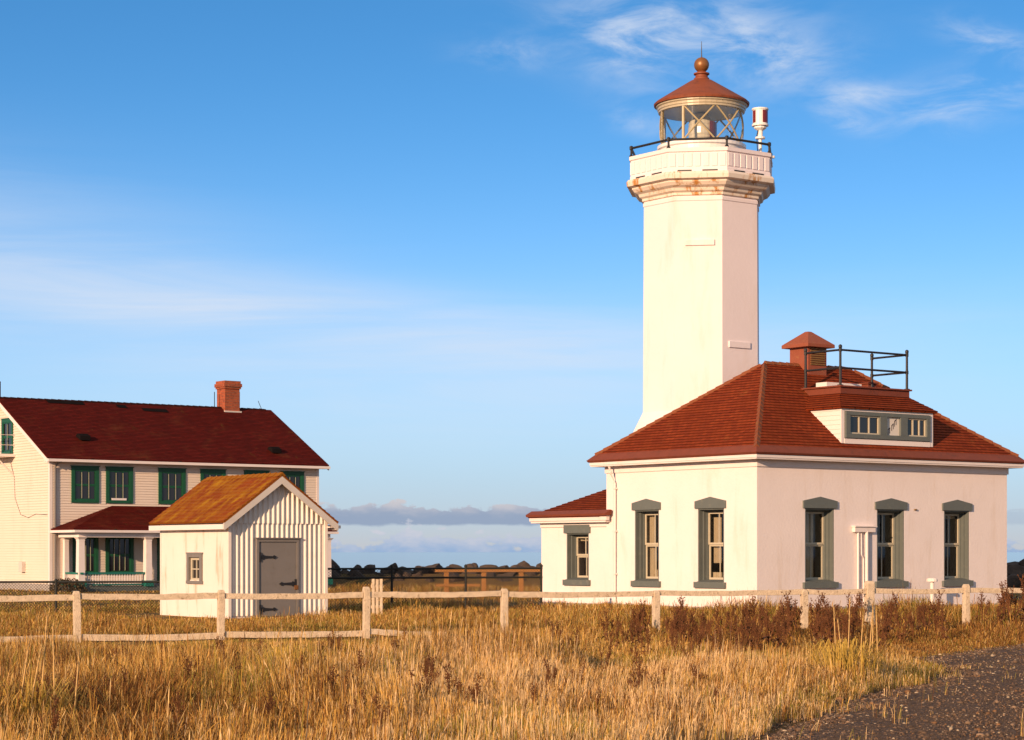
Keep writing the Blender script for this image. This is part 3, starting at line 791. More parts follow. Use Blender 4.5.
# fire-escape platform below the gable window
mb = MB(); mb.box(-.95, -.03, 3.6, 5.6, 5.93, 6.05)
for v in (3.75, 5.4): mb.tube([(-.9, v, 5.95), (-.03, v, 5.1)], .035, 6)
fe = mb.build('fire_escape', M['trim'], K)
mb = MB()
for z in (6.45, 6.9): mb.tube([(-.03, 3.65, z), (-.92, 3.65, z), (-.92, 5.55, z)], .02, 6)
for v in (3.65, 4.9, 5.55): mb.tube([(-.92, v, 6.05), (-.92, v, 6.92)], .025, 6)
mb.build('platform_rail', M['trim'], fe)
mb = MB(); mb.tube([(-.03, 3.7, 5.1), (-.03, 3.6, 4.1), (-.03, 3.0, 3.35), (-.03, 2.2, 3.2), (-.03, 1.4, 3.35), (-.03, .2, 3.3)], .016, 5); mb.build('wall_cable', M['doorgrey'], K)
mb = MB(leftw()); mb.box(2.5, 2.85, .026, .2, .8, 1.25); mb.build('meter_box', M['rake'], K, bevel=.01)
# roof
ro_, rk = .46, .33
ezh = HE - ro_ * hp + .16; aph = HRZ + .16
mb = MB()
mb.shingles([(-rk, -ro_, ezh), (HU + rk, -ro_, ezh), (HU + rk, HD / 2, aph), (-rk, HD / 2, aph)], .15, .014, .05)
mb.shingles([(-rk, HD + ro_, ezh), (-rk, HD / 2, aph), (HU + rk, HD / 2, aph), (HU + rk, HD + ro_, ezh)], .15, .014, .05)
hr = mb.build('roof', M['roof_house'], K, fixn=False)
mb = MB(); caps(mb, (-rk, HD / 2, aph - .01), (HU + rk - .3, HD / 2, aph - .01), .12, .03, .33); mb.build('ridge_caps', M['roof_house'], hr)
for u0, u1, d in ((2.0, 3.8, .35), (5.4, 5.9, .5), (6.6, 7.9, .75)):            # dark roofing patches below the ridge
    mb = MB(); z1 = aph - d * hp; mb.add([(u0, HD / 2 - d, z1 + .03), (u1, HD / 2 - d - .05, z1 + .004), (u1, HD / 2 - d + .28, z1 + .33 * hp), (u0, HD / 2 - d + .25, z1 + .28 * hp + .03)], [(0, 1, 2, 3)]); mb.build('roof_patch', M['patch'], hr, fixn=False)
for u, v in ((2.15, 1.25), (11.55, .65)):
    z = ezh + (v + ro_) * hp
    mb = MB(); mb.prism([(v - .22, z - .05), (v + .25, z + .16), (v + .1, z + .27), (v - .2, z + .16)], 'x', u - .26, u + .26); mb.build('roof_vent', M['patch'], hr, bevel=.02)
mb = MB()
mb.box(-rk, HU + rk, -ro_ - .11, -ro_ + .02, ezh - .17, ezh - .055); mb.box(-rk + .02, HU + rk - .02, -ro_ + .02, -.052, ezh - .17, ezh - .13)
for s in (0, 1):
    Y = lambda v: v if s == 0 else HD - v
    for x0, x1 in ((-rk, -rk + .05), (HU + rk - .05, HU + rk)):
        mb.prism([(Y(-ro_), ezh - .055), (Y(HD / 2), aph - .055), (Y(HD / 2), aph - .27), (Y(-ro_), ezh - .24)], 'x', x0, x1)
mb.build('eave_trim', M['trim'], K)
mb = MB(); mb.tube([(.30, -.5, ezh - .15), (.22, -.2, HE - .35), (.20, -.09, HE - .5), (.20, -.09, .2)], .045, 8); mb.build('downspout', M['doorgrey'], K)
# chimney
cx0, cy0 = 11.52, HD / 2 + .05
mb = MB(); mb.box(cx0 - .40, cx0 + .40, cy0 - .40, cy0 + .40, aph - .6, 9.55); mb.box(cx0 - .45, cx0 + .45, cy0 - .45, cy0 + .45, 9.55, 9.64); mb.box(cx0 - .49, cx0 + .49, cy0 - .49, cy0 + .49, 9.641, 9.80); mb.box(cx0 - .44, cx0 + .44, cy0 - .44, cy0 + .44, 9.801, 9.93)
ch = mb.build('chimney', M['brick'], K, fixn=False)
mb = MB(); mb.box(cx0 - .46, cx0 + .46, cy0 - .50, cy0 + .50, aph - .42, aph - .16); mb.build('flashing', M['rake'], ch)
mb = MB(); mb.tube([(cx0 - .75, cy0, aph - .1), (cx0 - .75, cy0, aph + .75)], .02, 5); mb.tube([(cx0 + .62, cy0, aph - .1), (cx0 + .62, cy0, aph + .8)], .02, 5); mb.tube([(HU - .1, cy0, aph - .1), (HU - .35, cy0, aph + .42)], .015, 5)
mb.build('aerial', M['black'], hr)
MB().tube([(-.05, HD / 2 + .3, aph - .2), (-.05, HD / 2 + .3, aph + .75)], .05, 8).build('vent_pipe', M['black'], hr)
# porch
PV = -2.05; PU0, PU1 = .46, 12.75
MB().box(PU0 - .15, PU1 + .15, PV - .12, -.05, -.1, .20).build('porch_floor', M['grey'], K)
pe0, pe1, pv = .02, 13.15, -2.32; pz, pt = 2.68, 3.72
mb = MB(); mb.shingles([(pe0, pv, pz), (pe1, pv, pz), (pe1 - 2.6, -.03, pt), (pe0 + 2.9, -.03, pt)], .15, .014)
mb.shingles([(pe0, -.03, pz), (pe0, pv, pz), (pe0 + 2.9, -.03, pt)], .15, .014); mb.shingles([(pe1, pv, pz), (pe1, -.03, pz), (pe1 - 2.6, -.03, pt)], .15, .014)
pr = mb.build('porch_roof', M['roof_house'], K, fixn=False)
mb = MB(); mb.box(pe0, pe1, pv - .1, pv + .02, pz - .16, pz - .055); mb.box(pe0 - .03, pe0 + .06, pv + .02, -.04, pz - .16, pz - .055); mb.box(pe1 - .06, pe1 + .03, pv + .02, -.04, pz - .16, pz - .055)
mb.box(PU0 - .12, PU1 + .12, PV - .1, PV + .1, pz - .36, pz - .165); mb.box(PU0 - .1, PU0 + .1, PV + .1, -.04, pz - .36, pz - .165); mb.box(PU1 - .1, PU1 + .1, PV + .1, -.04, pz - .36, pz - .165)
mb.build('porch_eave', M['trim'], pr)
cols = [(PU0, PV), (3.62, PV), (6.9, PV), (9.8, PV), (PU1, PV), (.66, -.17)]
for u, v in cols:
    mb = MB(); w = .15 if v < -1 else .11
    for z0, z1, a, b in ((.20, .40, w + .04, w + .04), (.40, 2.16, w, w * .88), (2.16, 2.22, w * .95, w * .95), (2.22, 2.33, w * .9, w + .08)):
        mb.add([(u - a, v - a, z0), (u + a, v - a, z0), (u + a, v + a, z0), (u - a, v + a, z0), (u - b, v - b, z1 - .001), (u + b, v - b, z1 - .001), (u + b, v + b, z1 - .001), (u - b, v + b, z1 - .001)],
               [(3, 2, 1, 0), (4, 5, 6, 7), (0, 1, 5, 4), (1, 2, 6, 5), (2, 3, 7, 6), (3, 0, 4, 7)])
    co = mb.build('porch_column', M['trim'], K)
    MB().box(u - w - .045, u + w + .045, v - w - .045, v + w + .045, .201, .46).build('column_base', M['teal'], co)
for (p, q) in ((0, 1), (2, 3), (3, 4), (5, 0)):
    (u0, v0), (u1, v1) = cols[p], cols[q]
    d = Vector((u1 - u0, v1 - v0, 0)); ln_ = d.length; d.normalize(); s = Vector((-d.y, d.x, 0))
    def rb(mb, a, b, w, z0, z1):
        P = [Vector((u0, v0, 0)) + d * x + s * y for x, y in ((a, -w), (b, -w), (b, w), (a, w))]
        mb.add([(x.x, x.y, z0) for x in P] + [(x.x, x.y, z1) for x in P], [(3, 2, 1, 0), (4, 5, 6, 7), (0, 1, 5, 4), (1, 2, 6, 5), (2, 3, 7, 6), (3, 0, 4, 7)])
    mb = MB(); rb(mb, -.2, ln_ + .2, .07, .74, .82); rb(mb, .2, ln_ - .2, .05, .26, .32)
    ra = mb.build('porch_railing', M['teal'], K)
    mb = MB(); x = .3
    while x < ln_ - .25: rb(mb, x, x + .05, .022, .32, .74); x += .125
    mb.build('baluster', M['trim'], ra)

# ================================================================== FENCES
def fence_pt(px):                       # where the line of the paddock fence passes this bearing
    s = (px - 512) / F; x = s * 42.77 / (1 - .3727 * s); return Vector((x, 42.77 + .3727 * x, 0))
fdir = Vector((1, .3727, 0)).normalized(); fang = math.atan2(fdir.y, fdir.x)
O = fence_pt(77)
W = thing('rail_fence', 'weathered white post and rail fence crossing the dry grass in front of the buildings', 'fence', O, fang)
def fx(px): return (fence_pt(px) - O).dot(fdir)
posts = [-68, 77, 221, 366, 504, 656, 804.5, 870, 966, 1062, 1160]
for i, px in enumerate(posts):
    x = fx(px); mb = MB(); w = .066 if px != 870 else .088; h = .98 + random.uniform(-.03, .04) - (.06 if px in (656, 804.5) else 0) + (.05 if px == 870 else 0)
    tw_ = random.uniform(-.02, .02)
    n = 6
    for k in range(n):
        z0, z1 = -.1 + (h + .1) * k / n, -.1 + (h + .1) * (k + 1) / n
    pr_ = [(w, -.2), (w * random.uniform(.93, 1.03), h * .35), (w * random.uniform(.93, 1.03), h * .7), (w * .98, h - .05), (w * .7, h + .004)]
    vs, fs = [], []
    for r_, z in pr_:
        ox, oy = random.uniform(-.006, .006) + tw_ * z, random.uniform(-.006, .006)
        vs += [(x + ox - r_, oy - w * r_ / w, z), (x + ox + r_, oy - r_, z), (x + ox + r_, oy + r_, z), (x + ox - r_, oy + r_, z)]
    for k in range(len(pr_) - 1):
        for q in range(4): fs.append((4 * k + q, 4 * k + (q + 1) % 4, 4 * k + 4 + (q + 1) % 4, 4 * k + 4 + q))
    fs.append((16, 17, 18, 19))
    mb.add(vs, fs); mb.build('post', M['fence'], W, bevel=.008)
def sag_rail(a, b, z0, z1, h=.056, t=.035, y=0.0):
    mb = MB(); n = 10; vs, fs = [], []
    for k in range(n + 1):
        s = k / n; x = a + (b - a) * s; z = z0 + (z1 - z0) * s - .018 * math.sin(math.pi * s) + random.uniform(-.006, .006)
        hh = h * random.uniform(.92, 1.06)
        vs += [(x, y - t, z - hh), (x, y - t, z + hh), (x, y + t, z + hh), (x, y + t, z - hh)]
    for k in range(n):
        for q in range(4): fs.append((4 * k + q, 4 * k + (q + 1) % 4, 4 * k + 4 + (q + 1) % 4, 4 * k + 4 + q))
    fs += [(0, 1, 2, 3), (4 * n + 3, 4 * n + 2, 4 * n + 1, 4 * n)]
    mb.add(vs, fs); return mb.build('rail', M['fence'], W, bevel=.006)
for i in range(len(posts) - 1):
    a, b = fx(posts[i]) + .065, fx(posts[i + 1]) - .065
    sag_rail(a, b, .85 + random.uniform(-.012, .012), .85 + random.uniform(-.012, .012))
    if posts[i + 1] <= 504:
        if posts[i + 1] == 504: b = a + 1.6; sag_rail(a, b, .14, .05, .055)
        else: sag_rail(a, b, .10 + random.uniform(-.01, .015), .10 + random.uniform(-.01, .015), .058)

def chainlink(name, label, p, q, h, rails, posts_s, mesh_top):
    p, q = Vector(p), Vector(q); d = q - p; ln_ = d.length
    o = thing(name, label, 'fence', p, math.atan2(d.y, d.x))
    for z in rails: MB().tube([(0, 0, z), (ln_, 0, z)], .028, 8).build('top_rail' if z == max(rails) else 'middle_rail', M['chain'], o)
    for s in posts_s:
        x = s * ln_
        mb = MB(); mb.lathe([(.035, -.1), (.035, h + .02), (.05, h + .03), (.05, h + .06), (.015, h + .10)], 8, (x, 0)); mb.build('post', M['chain'], o)
    mb = MB(); st = .085; zt_ = mesh_top; wr = .0045 if h < 1 else .0058
    x = -zt_
    while x < ln_:
        for sg in (1, -1):
            a, b = (x, .03), (x + zt_, zt_)
            x0, x1 = max(a[0], 0), min(b[0], ln_)
            if x1 > x0:
                z0, z1 = .03 + (x0 - a[0]), .03 + (x1 - a[0])
                z1 = min(z1, zt_)
                if sg < 0: z0, z1 = zt_ + .03 - z0, zt_ + .03 - z1
                mb.tube([(x0, .028 + sg * .004, max(.02, z0)), (x1, .028 + sg * .004, max(.02, z1))], wr, 3, False)
        x += st
    mb.build('wire_mesh', M['chain'], o, fixn=False)
    return o
chainlink('chain_link_fence', 'low green chain link fence with posts in front of the clapboard house', (-16.5, 58.0, 0), (-9.2, 58.6, 0), .86, [.87], [.02, .55, .995], .86)
chainlink('chain_link_fence', 'black chain link fence with two pipe rails between shed and lighthouse building', (-5.6, 59.5, 0), (.88, 61.6, 0), 1.24, [1.22, .96], [.02, .34, .66, .995], 1.2)
BF = thing('board_fence', 'brown wooden post and rail fence in front of the dark rocks', 'fence', (-2.9, 79.5, 0), R(4))
for x in (.45, 1.85, 3.25, 4.65): MB().box(x - .09, x + .09, -.09, .09, -.1, 1.0).build('post', M['brownwood'], BF, bevel=.015)
MB().box(.02, 4.9, -.15, -.095, .94, 1.06).build('rail', M['brownwood'], BF, bevel=.01); MB().box(.05, 1.7, -.15, -.095, .40, .50).build('rail', M['brownwood'], BF, bevel=.01)
SL = thing('slat_panel', 'short panel of white upright slats standing behind the rail fence', 'panel', (-3.70, 56.2, 0), R(8))
for k in range(3): MB().box(k * .105, k * .105 + .075, -.015, .015, -.05, .98 - .01 * (k == 1)).build('slat', M['fence'], SL, bevel=.004)
mb = MB(); mb.box(-.02, .31, .018, .045, .75, .83); mb.box(-.02, .31, .018, .045, .2, .28); mb.build('crosspiece', M['fence'], SL)
vx, vy = LW(6.55, -.6)
SP = thing('standpipe', 'white capped standpipe by the front wall of the lighthouse building', 'pipe', (vx, vy, 0), ANG)
MB().lathe([(.06, -.1), (.06, .82)], 12).build('pipe', M['trim'], SP, smooth=False)
MB().lathe([(.07, .80), (.17, .81), (.17, .87), (.13, .91), (.05, .92)], 12).build('cap', M['trim'], SP)

# ================================================================== BOULDERS OF THE BREAKWATER
def boulder_mesh(seed):
    bm = bmesh.new(); bmesh.ops.create_icosphere(bm, subdivisions=3, radius=1)
    rg = random.Random(seed)
    planes = [(Vector((rg.gauss(0, 1), rg.gauss(0, 1), rg.gauss(0, 1))).normalized(), rg.uniform(.42, .78)) for _ in range(15)]
    for v in bm.verts:
        for n, d in planes:
            e_ = v.co.dot(n)
            if e_ > d: v.co -= n * (e_ - d) * .92
        v.co += Vector((rg.uniform(-1, 1), rg.uniform(-1, 1), rg.uniform(-1, 1))) * .03
    me = bpy.data.meshes.new('boulder'); bm.to_mesh(me); bm.free(); me.materials.append(M['rock']); return me
bms = [boulder_mesh(s) for s in range(8)]
rg = random.Random(5)
def boulder(x, y, z, s):
    o = bpy.data.objects.new('boulder', rg.choice(bms)); COL.objects.link(o)
    o.location = (x, y, z); o.scale = (s * rg.uniform(.9, 1.35), s * rg.uniform(.8, 1.2), s * rg.uniform(.65, .9)); o.rotation_euler = (rg.uniform(-.4, .4), rg.uniform(-.4, .4), rg.uniform(0, 6.28))
    tag(o, 'dark angular boulder piled in the rock wall along the shore', 'boulder', 'boulders of the rock wall along the shore')
x = -14.5
while x < 8:
    for row, (y, z) in enumerate(((102.6, .10), (103.5, .40), (104.4, .62), (105.4, .72))):
        boulder(x + row * .3 + rg.uniform(-.3, .3), y + rg.uniform(-.2, .2), z + rg.uniform(-.08, .08), rg.uniform(.50, .76))
    x += rg.uniform(.85, 1.15)
x = 22.0
while x < 30:
    for row, (y, z, s_) in enumerate(((97.5, .1, .8), (98.6, .55, .9), (99.8, .95, .9))):
        boulder(x + row * .4 + rg.uniform(-.3, .3), y + rg.uniform(-.3, .3), z + rg.uniform(-.1, .12), rg.uniform(.8, 1.05) * s_)
    x += rg.uniform(1.0, 1.3)

# ================================================================== GROUND, TRACK, SEA
def value_noise(x, y, s, seed):
    r = np.random.default_rng(seed); T_ = r.random((64, 64))
    X, Y = x * s, y * s; xi, yi = np.floor(X).astype(int), np.floor(Y).astype(int); fx_, fy_ = X - xi, Y - yi
    fx_ = fx_ * fx_ * (3 - 2 * fx_); fy_ = fy_ * fy_ * (3 - 2 * fy_)
    a, b, c, d = T_[xi % 64, yi % 64], T_[(xi + 1) % 64, yi % 64], T_[xi % 64, (yi + 1) % 64], T_[(xi + 1) % 64, (yi + 1) % 64]
    return (a * (1 - fx_) + b * fx_) * (1 - fy_) + (c * (1 - fx_) + d * fx_) * fy_
def fbm(x, y, s, seed): return (value_noise(x, y, s, seed) + .5 * value_noise(x, y, s * 2.1, seed + 1) + .25 * value_noise(x, y, s * 4.3, seed + 2)) / 1.75

m, nt, b, tc = mat('dry_ground')
ob = tc.outputs['Object']
n1 = nt.noise(ob, .35, 6, .6); n2 = nt.noise(ob, 6, 6, .7)
c = nt.mix(n2, (.10, .06, .025), (.30, .185, .075))
c = nt.mix(nt.m('MULTIPLY', nt.ramp(n1, .48, .66), .7), c, (.07, .075, .02))
nt.set(b.inputs['Base Color'], c); b.inputs['Roughness'].default_value = .95; b.inputs['Specular IOR Level'].default_value = .1
bp = nt.n('ShaderNodeBump', {'Strength': .9, 'Distance': .06, 'Height': nt.noise(ob, 14, 5, .7)}); nt.set(b.inputs['Normal'], bp.outputs[0])
M['ground'] = m
mb = MB(); vs, fs = [], []
ys = [-300, -40, 0, 20, 40, 60, 80, 101, 103.6, 107, 124, 200]
zs = [0, 0, 0, 0, 0, 0, 0, 0, .62, .62, -2.6, -8]
xs = [-600, -100, -50, -25, 0, 25, 50, 100, 600]
for y, z in zip(ys, zs):
    for x in xs: vs.append((x, y, z))
nx = len(xs)
for j in range(len(ys) - 1):
    for i in range(nx - 1): fs.append((j * nx + i, j * nx + i + 1, (j + 1) * nx + i + 1, (j + 1) * nx + i))
tag(mb.add(vs, fs).build('ground', M['ground']), 'dry grassy ground of the headland', None, None, 'structure')

edge = [(1.0, 10.5), (1.5, 15.5), (1.95, 18.0), (2.5, 19.8), (3.3, 22.0), (4.05, 24.6), (5.3, 27.0), (6.35, 29.8), (6.2, 31.6), (6.6, 33.6), (8.2, 36.5), (10.6, 40.5), (13.5, 44.5), (18, 50.5)]
def edge_x(y):
    return np.interp(y, [e_[1] for e_ in edge], [e_[0] for e_ in edge])
def road_w(y): return 3.6 + 0 * y
m, nt, b, tc = mat('gravel_track')
ob = tc.outputs['Object']
vo = nt.n('ShaderNodeTexVoronoi', {'Vector': ob, 'Scale': 26.0})
vo2 = nt.n('ShaderNodeTexVoronoi', {'Vector': ob, 'Scale': 60.0})
c = nt.mix(nt.n('ShaderNodeSeparateColor', {0: vo.outputs['Color']}).outputs[0], (.065, .040, .024), (.17, .105, .060))
c = nt.mix(nt.ramp(nt.noise(ob, .8, 5), .45, .7), c, (.15, .088, .042))
nt.set(b.inputs['Base Color'], c); b.inputs['Roughness'].default_value = .9; b.inputs['Specular IOR Level'].default_value = .2
bp = nt.n('ShaderNodeBump', {'Strength': 1.0, 'Distance': .03, 'Height': nt.m('ADD', vo.outputs['Distance'], nt.m('MULTIPLY', vo2.outputs['Distance'], .5))}); bp.invert = True
nt.set(b.inputs['Normal'], bp.outputs[0]); M['gravel'] = m
mb = MB(); vs, fs = [], []
for i, y in enumerate(np.linspace(4, 52, 160)):
    x0 = float(edge_x(y)) + .16 * math.sin(y * 3.1) + .12 * math.sin(y * 7.3) + .08 * math.sin(y * 17); x1 = x0 + 3.6 + .2 * math.sin(y * 2.3)
    vs += [(x0, y, .006), (x0 + .35, y, .03), ((x0 + x1) / 2, y, .02), (x1 - .3, y, .03), (x1, y, .006)]
    if i:
        for k in range(4): fs.append((5 * i - 5 + k, 5 * i - 4 + k, 5 * i + 1 + k, 5 * i + k))
tag(mb.add(vs, fs).build('gravel_track', M['gravel'], smooth=True), 'dark gravel track curving away at the right', None, None, 'structure')

m, nt, b, tc = mat('sea_water')
b.inputs['Base Color'].default_value = (.16, .24, .30, 1); b.inputs['Roughness'].default_value = .12
bp = nt.n('ShaderNodeBump', {'Strength': .03, 'Distance': .1, 'Height': nt.noise(nt.scaled(tc.outputs['Object'], (.3, 1, 1)), .25, 5)}); nt.set(b.inputs['Normal'], bp.outputs[0])
M['sea'] = m
mb = MB(); mb.add([(-30000, 115, -2.0), (30000, 115, -2.0), (30000, 40000, -2.0), (-30000, 40000, -2.0)], [(0, 1, 2, 3)])
tag(mb.build('sea', M['sea']), 'pale blue sea beyond the rocks', None, None, 'structure')

# ================================================================== GRASS
def numpy_mesh(name, co, loops, starts, totals, mat_, colors=None):
    me = bpy.data.meshes.new(name)
    me.vertices.add(len(co)); me.vertices.foreach_set('co', co.astype(np.float32).ravel())
    me.loops.add(len(loops)); me.loops.foreach_set('vertex_index', loops.astype(np.int32))
    me.polygons.add(len(starts)); me.polygons.foreach_set('loop_start', starts.astype(np.int32)); me.polygons.foreach_set('loop_total', totals.astype(np.int32))
    if colors is not None:
        ca_ = me.color_attributes.new('tint', 'FLOAT_COLOR', 'POINT')
        ca_.data.foreach_set('color', np.c_[colors, np.ones(len(colors))].astype(np.float32).ravel())
    me.update(calc_edges=True); me.validate()
    me.materials.append(mat_)
    o = bpy.data.objects.new(name, me); COL.objects.link(o); return o

m = bpy.data.materials.new('dry_grass'); m.use_nodes = True; nt = NT(m.node_tree); m.node_tree.nodes.clear()
at = nt.n('ShaderNodeAttribute', attribute_name='tint')
df = nt.n('ShaderNodeBsdfDiffuse', {'Color': at.outputs['Color']}); tl = nt.n('ShaderNodeBsdfTranslucent', {'Color': at.outputs['Color']})
mx = nt.n('ShaderNodeMixShader', {0: .27, 1: df.outputs[0], 2: tl.outputs[0]}); out = nt.n('ShaderNodeOutputMaterial'); m.node_tree.links.new(mx.outputs[0], out.inputs['Surface'])
M['grass'] = m

def to_local(x, y, ox, oy, a):
    dx, dy = x - ox, y - oy; return dx * math.cos(a) + dy * math.sin(a), -dx * math.sin(a) + dy * math.cos(a)
def blocked(x, y):
    u, v = to_local(x, y, 6.9014, 60, ANG); k = (u > -.06) & (u < LU + .06) & (v > -.06) & (v < 11.2)
    u, v = to_local(x, y, -7.2, 54, A2); k |= (u > -.05) & (u < SW + .05) & (v > -.05) & (v < SD + .05)
    u, v = to_local(x, y, -19.955, 92, ANG); k |= (u > -.1) & (u < HU + .1) & (v > -2.3) & (v < HD)
    return k
def band(y0, y1, dens):
    A_ = np.arange(0, 1)
    n = int(dens * ((y1 - y0) * 8 + .24 * (y1 * y1 - y0 * y0) * 2 * 1.0))
    y = RNG.uniform(y0, y1, n); half = .24 * y + 3.5; x = RNG.uniform(-1, 1, n) * half
    return x, y
def tri(a): return a
X, Y = [], []
for y0, y1, d in ((11.5, 20, 1300), (20, 31, 1150), (31, 47, 640), (47, 64, 200), (64, 102, 26)):
    x, y = band(y0, y1, d); X.append(x); Y.append(y)
X, Y = np.concatenate(X), np.concatenate(Y)
YS = Y * .32                                                  # tufts read longer in depth than across
dens = fbm(X, YS, 1.6, 3); dens2 = fbm(X, YS, .6, 113)
keep = RNG.random(len(X)) < np.clip((dens - .22) * 3.4, .10, 1) * np.clip((dens2 - .22) * 4, .22, 1)
rd = X - edge_x(Y)                                            # distance right of the track's left edge
onroad = (rd > -.30 + 1.0 * (fbm(X, Y * .6, 1.3, 77) - .40)) & (rd < 3.5) & (Y < 52)
onroad &= ~((rd < 1.1) & (fbm(X, Y, 3.2, 78) > .70) & (RNG.random(len(X)) < .3))
tuft = (fbm(X, Y, 1.1, 55) > .70)
near_r = (X > 4.6) & (Y < 20.0) & (rd > 1.45)
onroad &= ~(near_r & (fbm(X, Y, 1.4, 56) > .45))
keep &= ~onroad & ~blocked(X, Y)
X, Y, YS = X[keep], Y[keep], YS[keep]; rd = X - edge_x(Y)
ul, vl = to_local(X, Y, -7.2, 54, A2); nsh = np.maximum(np.maximum(-ul, ul - SW), np.maximum(-vl, vl - SD))
N = len(X)
hn = fbm(X, YS, .7, 20); hn2 = fbm(X, YS, 2.6, 31)
fl = Y - (42.77 + .3727 * X)                                  # ahead of (-) / behind (+) the fence
lawn = fbm(X, Y, .25, 8)
h = .36 + .34 * (hn - .5) * 2 + .34 * (hn2 - .5)
h = np.maximum(h, .10)
wild = np.clip((X - .07 * Y) / 1.2, 0, 1) * np.clip((Y - 30.8) / 1.5, 0, 1) * np.clip((50 - Y) / 3, 0, 1)
h *= np.interp(Y, [12, 18, 27, 34, 39, 44, 60, 90], [.80, .95, 1.0, .72, .55, .60, .55, .45])
h *= np.interp(np.abs(fl), [0, .5, 3], [.42, .5, 1.0]) * np.where((fl < .4) & (X < -1), np.interp(-fl, [0, 1.5, 3, 6, 10], [.18, .20, .38, .75, 1]), 1)
rightb = np.clip((X - 1) / 3, 0, 1) * np.clip((Y - 37) / 3, 0, 1) * np.clip((58 - Y) / 6, 0, 1)
h *= (1 + .9 * rightb) * (1 - .45 * wild) * np.where(X > .035 * Y, np.interp(Y, [21, 26, 30, 40], [1, .70, .52, .9]), 1)
h *= np.interp(rd, [-2.5, -.8, -.2, 0], [1, .85, .45, .3]) * (rd < 0) + (rd >= 0) * .45
far_l = (X < -8) & (Y > 50); h = np.where(far_l, h * .45, h)
ub, vb = to_local(X, Y, 6.9014, 60, ANG); nsb = np.maximum(np.maximum(-ub, ub - LU), np.maximum(-vb, vb - 10.0))
h *= np.interp(nsb, [0, 1.2, 3], [.2, .32, 1.0])
h *= np.interp(nsh, [0, 1.5, 3.5], [.12, .22, 1.0])
h *= RNG.uniform(.55, 1.25, N)
tall = RNG.random(N) < .07; h = np.where(tall, h * RNG.uniform(1.15, 1.7, N), h)
wd = .0021 * np.maximum(1, Y / 30) * RNG.uniform(.7, 1.5, N)
la = RNG.uniform(0, 2 * np.pi, N); wind = np.where(X > 2, -.15, .45)
lean = np.where(tall, .35, 1.0) * np.where((Y < 33) & (X > -2.5), .6, 1.0) * RNG.uniform(.05, .50, N) * np.where(RNG.random(N) < .15, 1.9, 1)
lx = np.cos(la) * lean + .16 * (fbm(X, Y, .5, 91) - .42) * 2; ly = np.sin(la) * lean
fa = RNG.uniform(0, 2 * np.pi, N)
head = RNG.random(N) < .32
secs = [(0, 1.0), (.45, .9), (.8, .62), (.92, .5), (1.0, 0.0)]
co = np.zeros((N, 9, 3))
for i, (t_, w_) in enumerate(secs):
    bend = t_ ** 1.7
    cx = X + lx * h * bend; cy = Y + ly * h * bend; cz = h * t_ * (1 - .12 * np.minimum(1, lean) * t_)
    ww = wd * w_
    if i == 3: ww = np.where(head, wd * 1.5, ww)
    if i == 2: ww = np.where(head, wd * 1.25, ww)
    if i < 4:
        co[:, 2 * i, 0] = cx - np.cos(fa) * ww; co[:, 2 * i, 1] = cy - np.sin(fa) * ww; co[:, 2 * i, 2] = cz
        co[:, 2 * i + 1, 0] = cx + np.cos(fa) * ww; co[:, 2 * i + 1, 1] = cy + np.sin(fa) * ww; co[:, 2 * i + 1, 2] = cz
    else:
        co[:, 8] = np.c_[cx, cy, cz]
pat = np.array([0, 1, 3, 2, 2, 3, 5, 4, 4, 5, 7, 6, 6, 7, 8])
loops = (pat[None, :] + 9 * np.arange(N)[:, None]).ravel()
st = (np.array([0, 4, 8, 12])[None, :] + 15 * np.arange(N)[:, None]).ravel(); to = np.tile(np.array([4, 4, 4, 3]), N)
pal = np.array([(.72, .47, .165), (.63, .365, .085), (.80, .57, .27), (.38, .185, .055), (.29, .245, .045), (.13, .06, .022), (.82, .585, .315)])
cn = fbm(X, YS, .5, 60); cn2 = fbm(X, YS, 1.5, 64)
patch = np.clip((fbm(X, YS, .9, 140) - .53) * 7, 0, 1) * (.55 + .45 * np.clip((-X - 1) / 2, 0, 1)) + 1.2 * np.exp(-((X + 3.7) / 1.0) ** 2 - ((Y - 20) / 1.6) ** 2)
wts = np.zeros((N, 7))
wts[:, 0] = 1.0; wts[:, 1] = .8 + 1.2 * np.clip((cn - .45) * 4, 0, 1); wts[:, 2] = .5
wts[:, 3] = .75 + 2.2 * np.clip((cn2 - .55) * 4, 0, 1) + 2.5 * rightb * np.clip((cn - .3) * 3, 0, 1) + 1.1 * (fl > 0) + 1.3 * patch + 5.0 * wild
wts[:, 4] = .15 + 2.6 * np.clip((fbm(X, YS, .7, 222) - .60) * 8, 0, 1) * (Y < 36) + 1.5 * np.clip((.42 - cn) * 5, 0, 1) + 2.5 * np.exp(-((fl + .8) / 1.0) ** 2) * (X < 2) + 1.4 * rightb + 2.0 * far_l + .9 * (fl > 0) + 2.0 * ((rd > -.5) & (Y < 40))
wts[:, 5] = .32 + 1.2 * np.clip((cn2 - .62) * 5, 0, 1) + 1.6 * rightb + .45 * (fl > 0) + 2.6 * patch + 4.0 * wild
pale = np.clip((33 - Y) / 5, 0, 1) * np.clip((X + 3.2) / 2, 0, 1) * np.clip((fbm(X, YS, .5, 205) - .30) * 5, .15, 1)
wts[:, 6] = 5.5 * pale
cum = np.cumsum(wts / wts.sum(1, keepdims=True), 1); pick = (RNG.random(N)[:, None] > cum).sum(1).clip(0, 6)
colr = pal[pick] * RNG.uniform(.8, 1.2, (N, 1)) * np.array([1.0, 1.0, 1.0])
colv = np.repeat(colr[:, None, :], 9, 1)
dk = head & (RNG.random(N) < np.clip(.10 + .5 * (fbm(X, YS, 1.1, 171) - .45) + .25 * rightb, .02, .6))
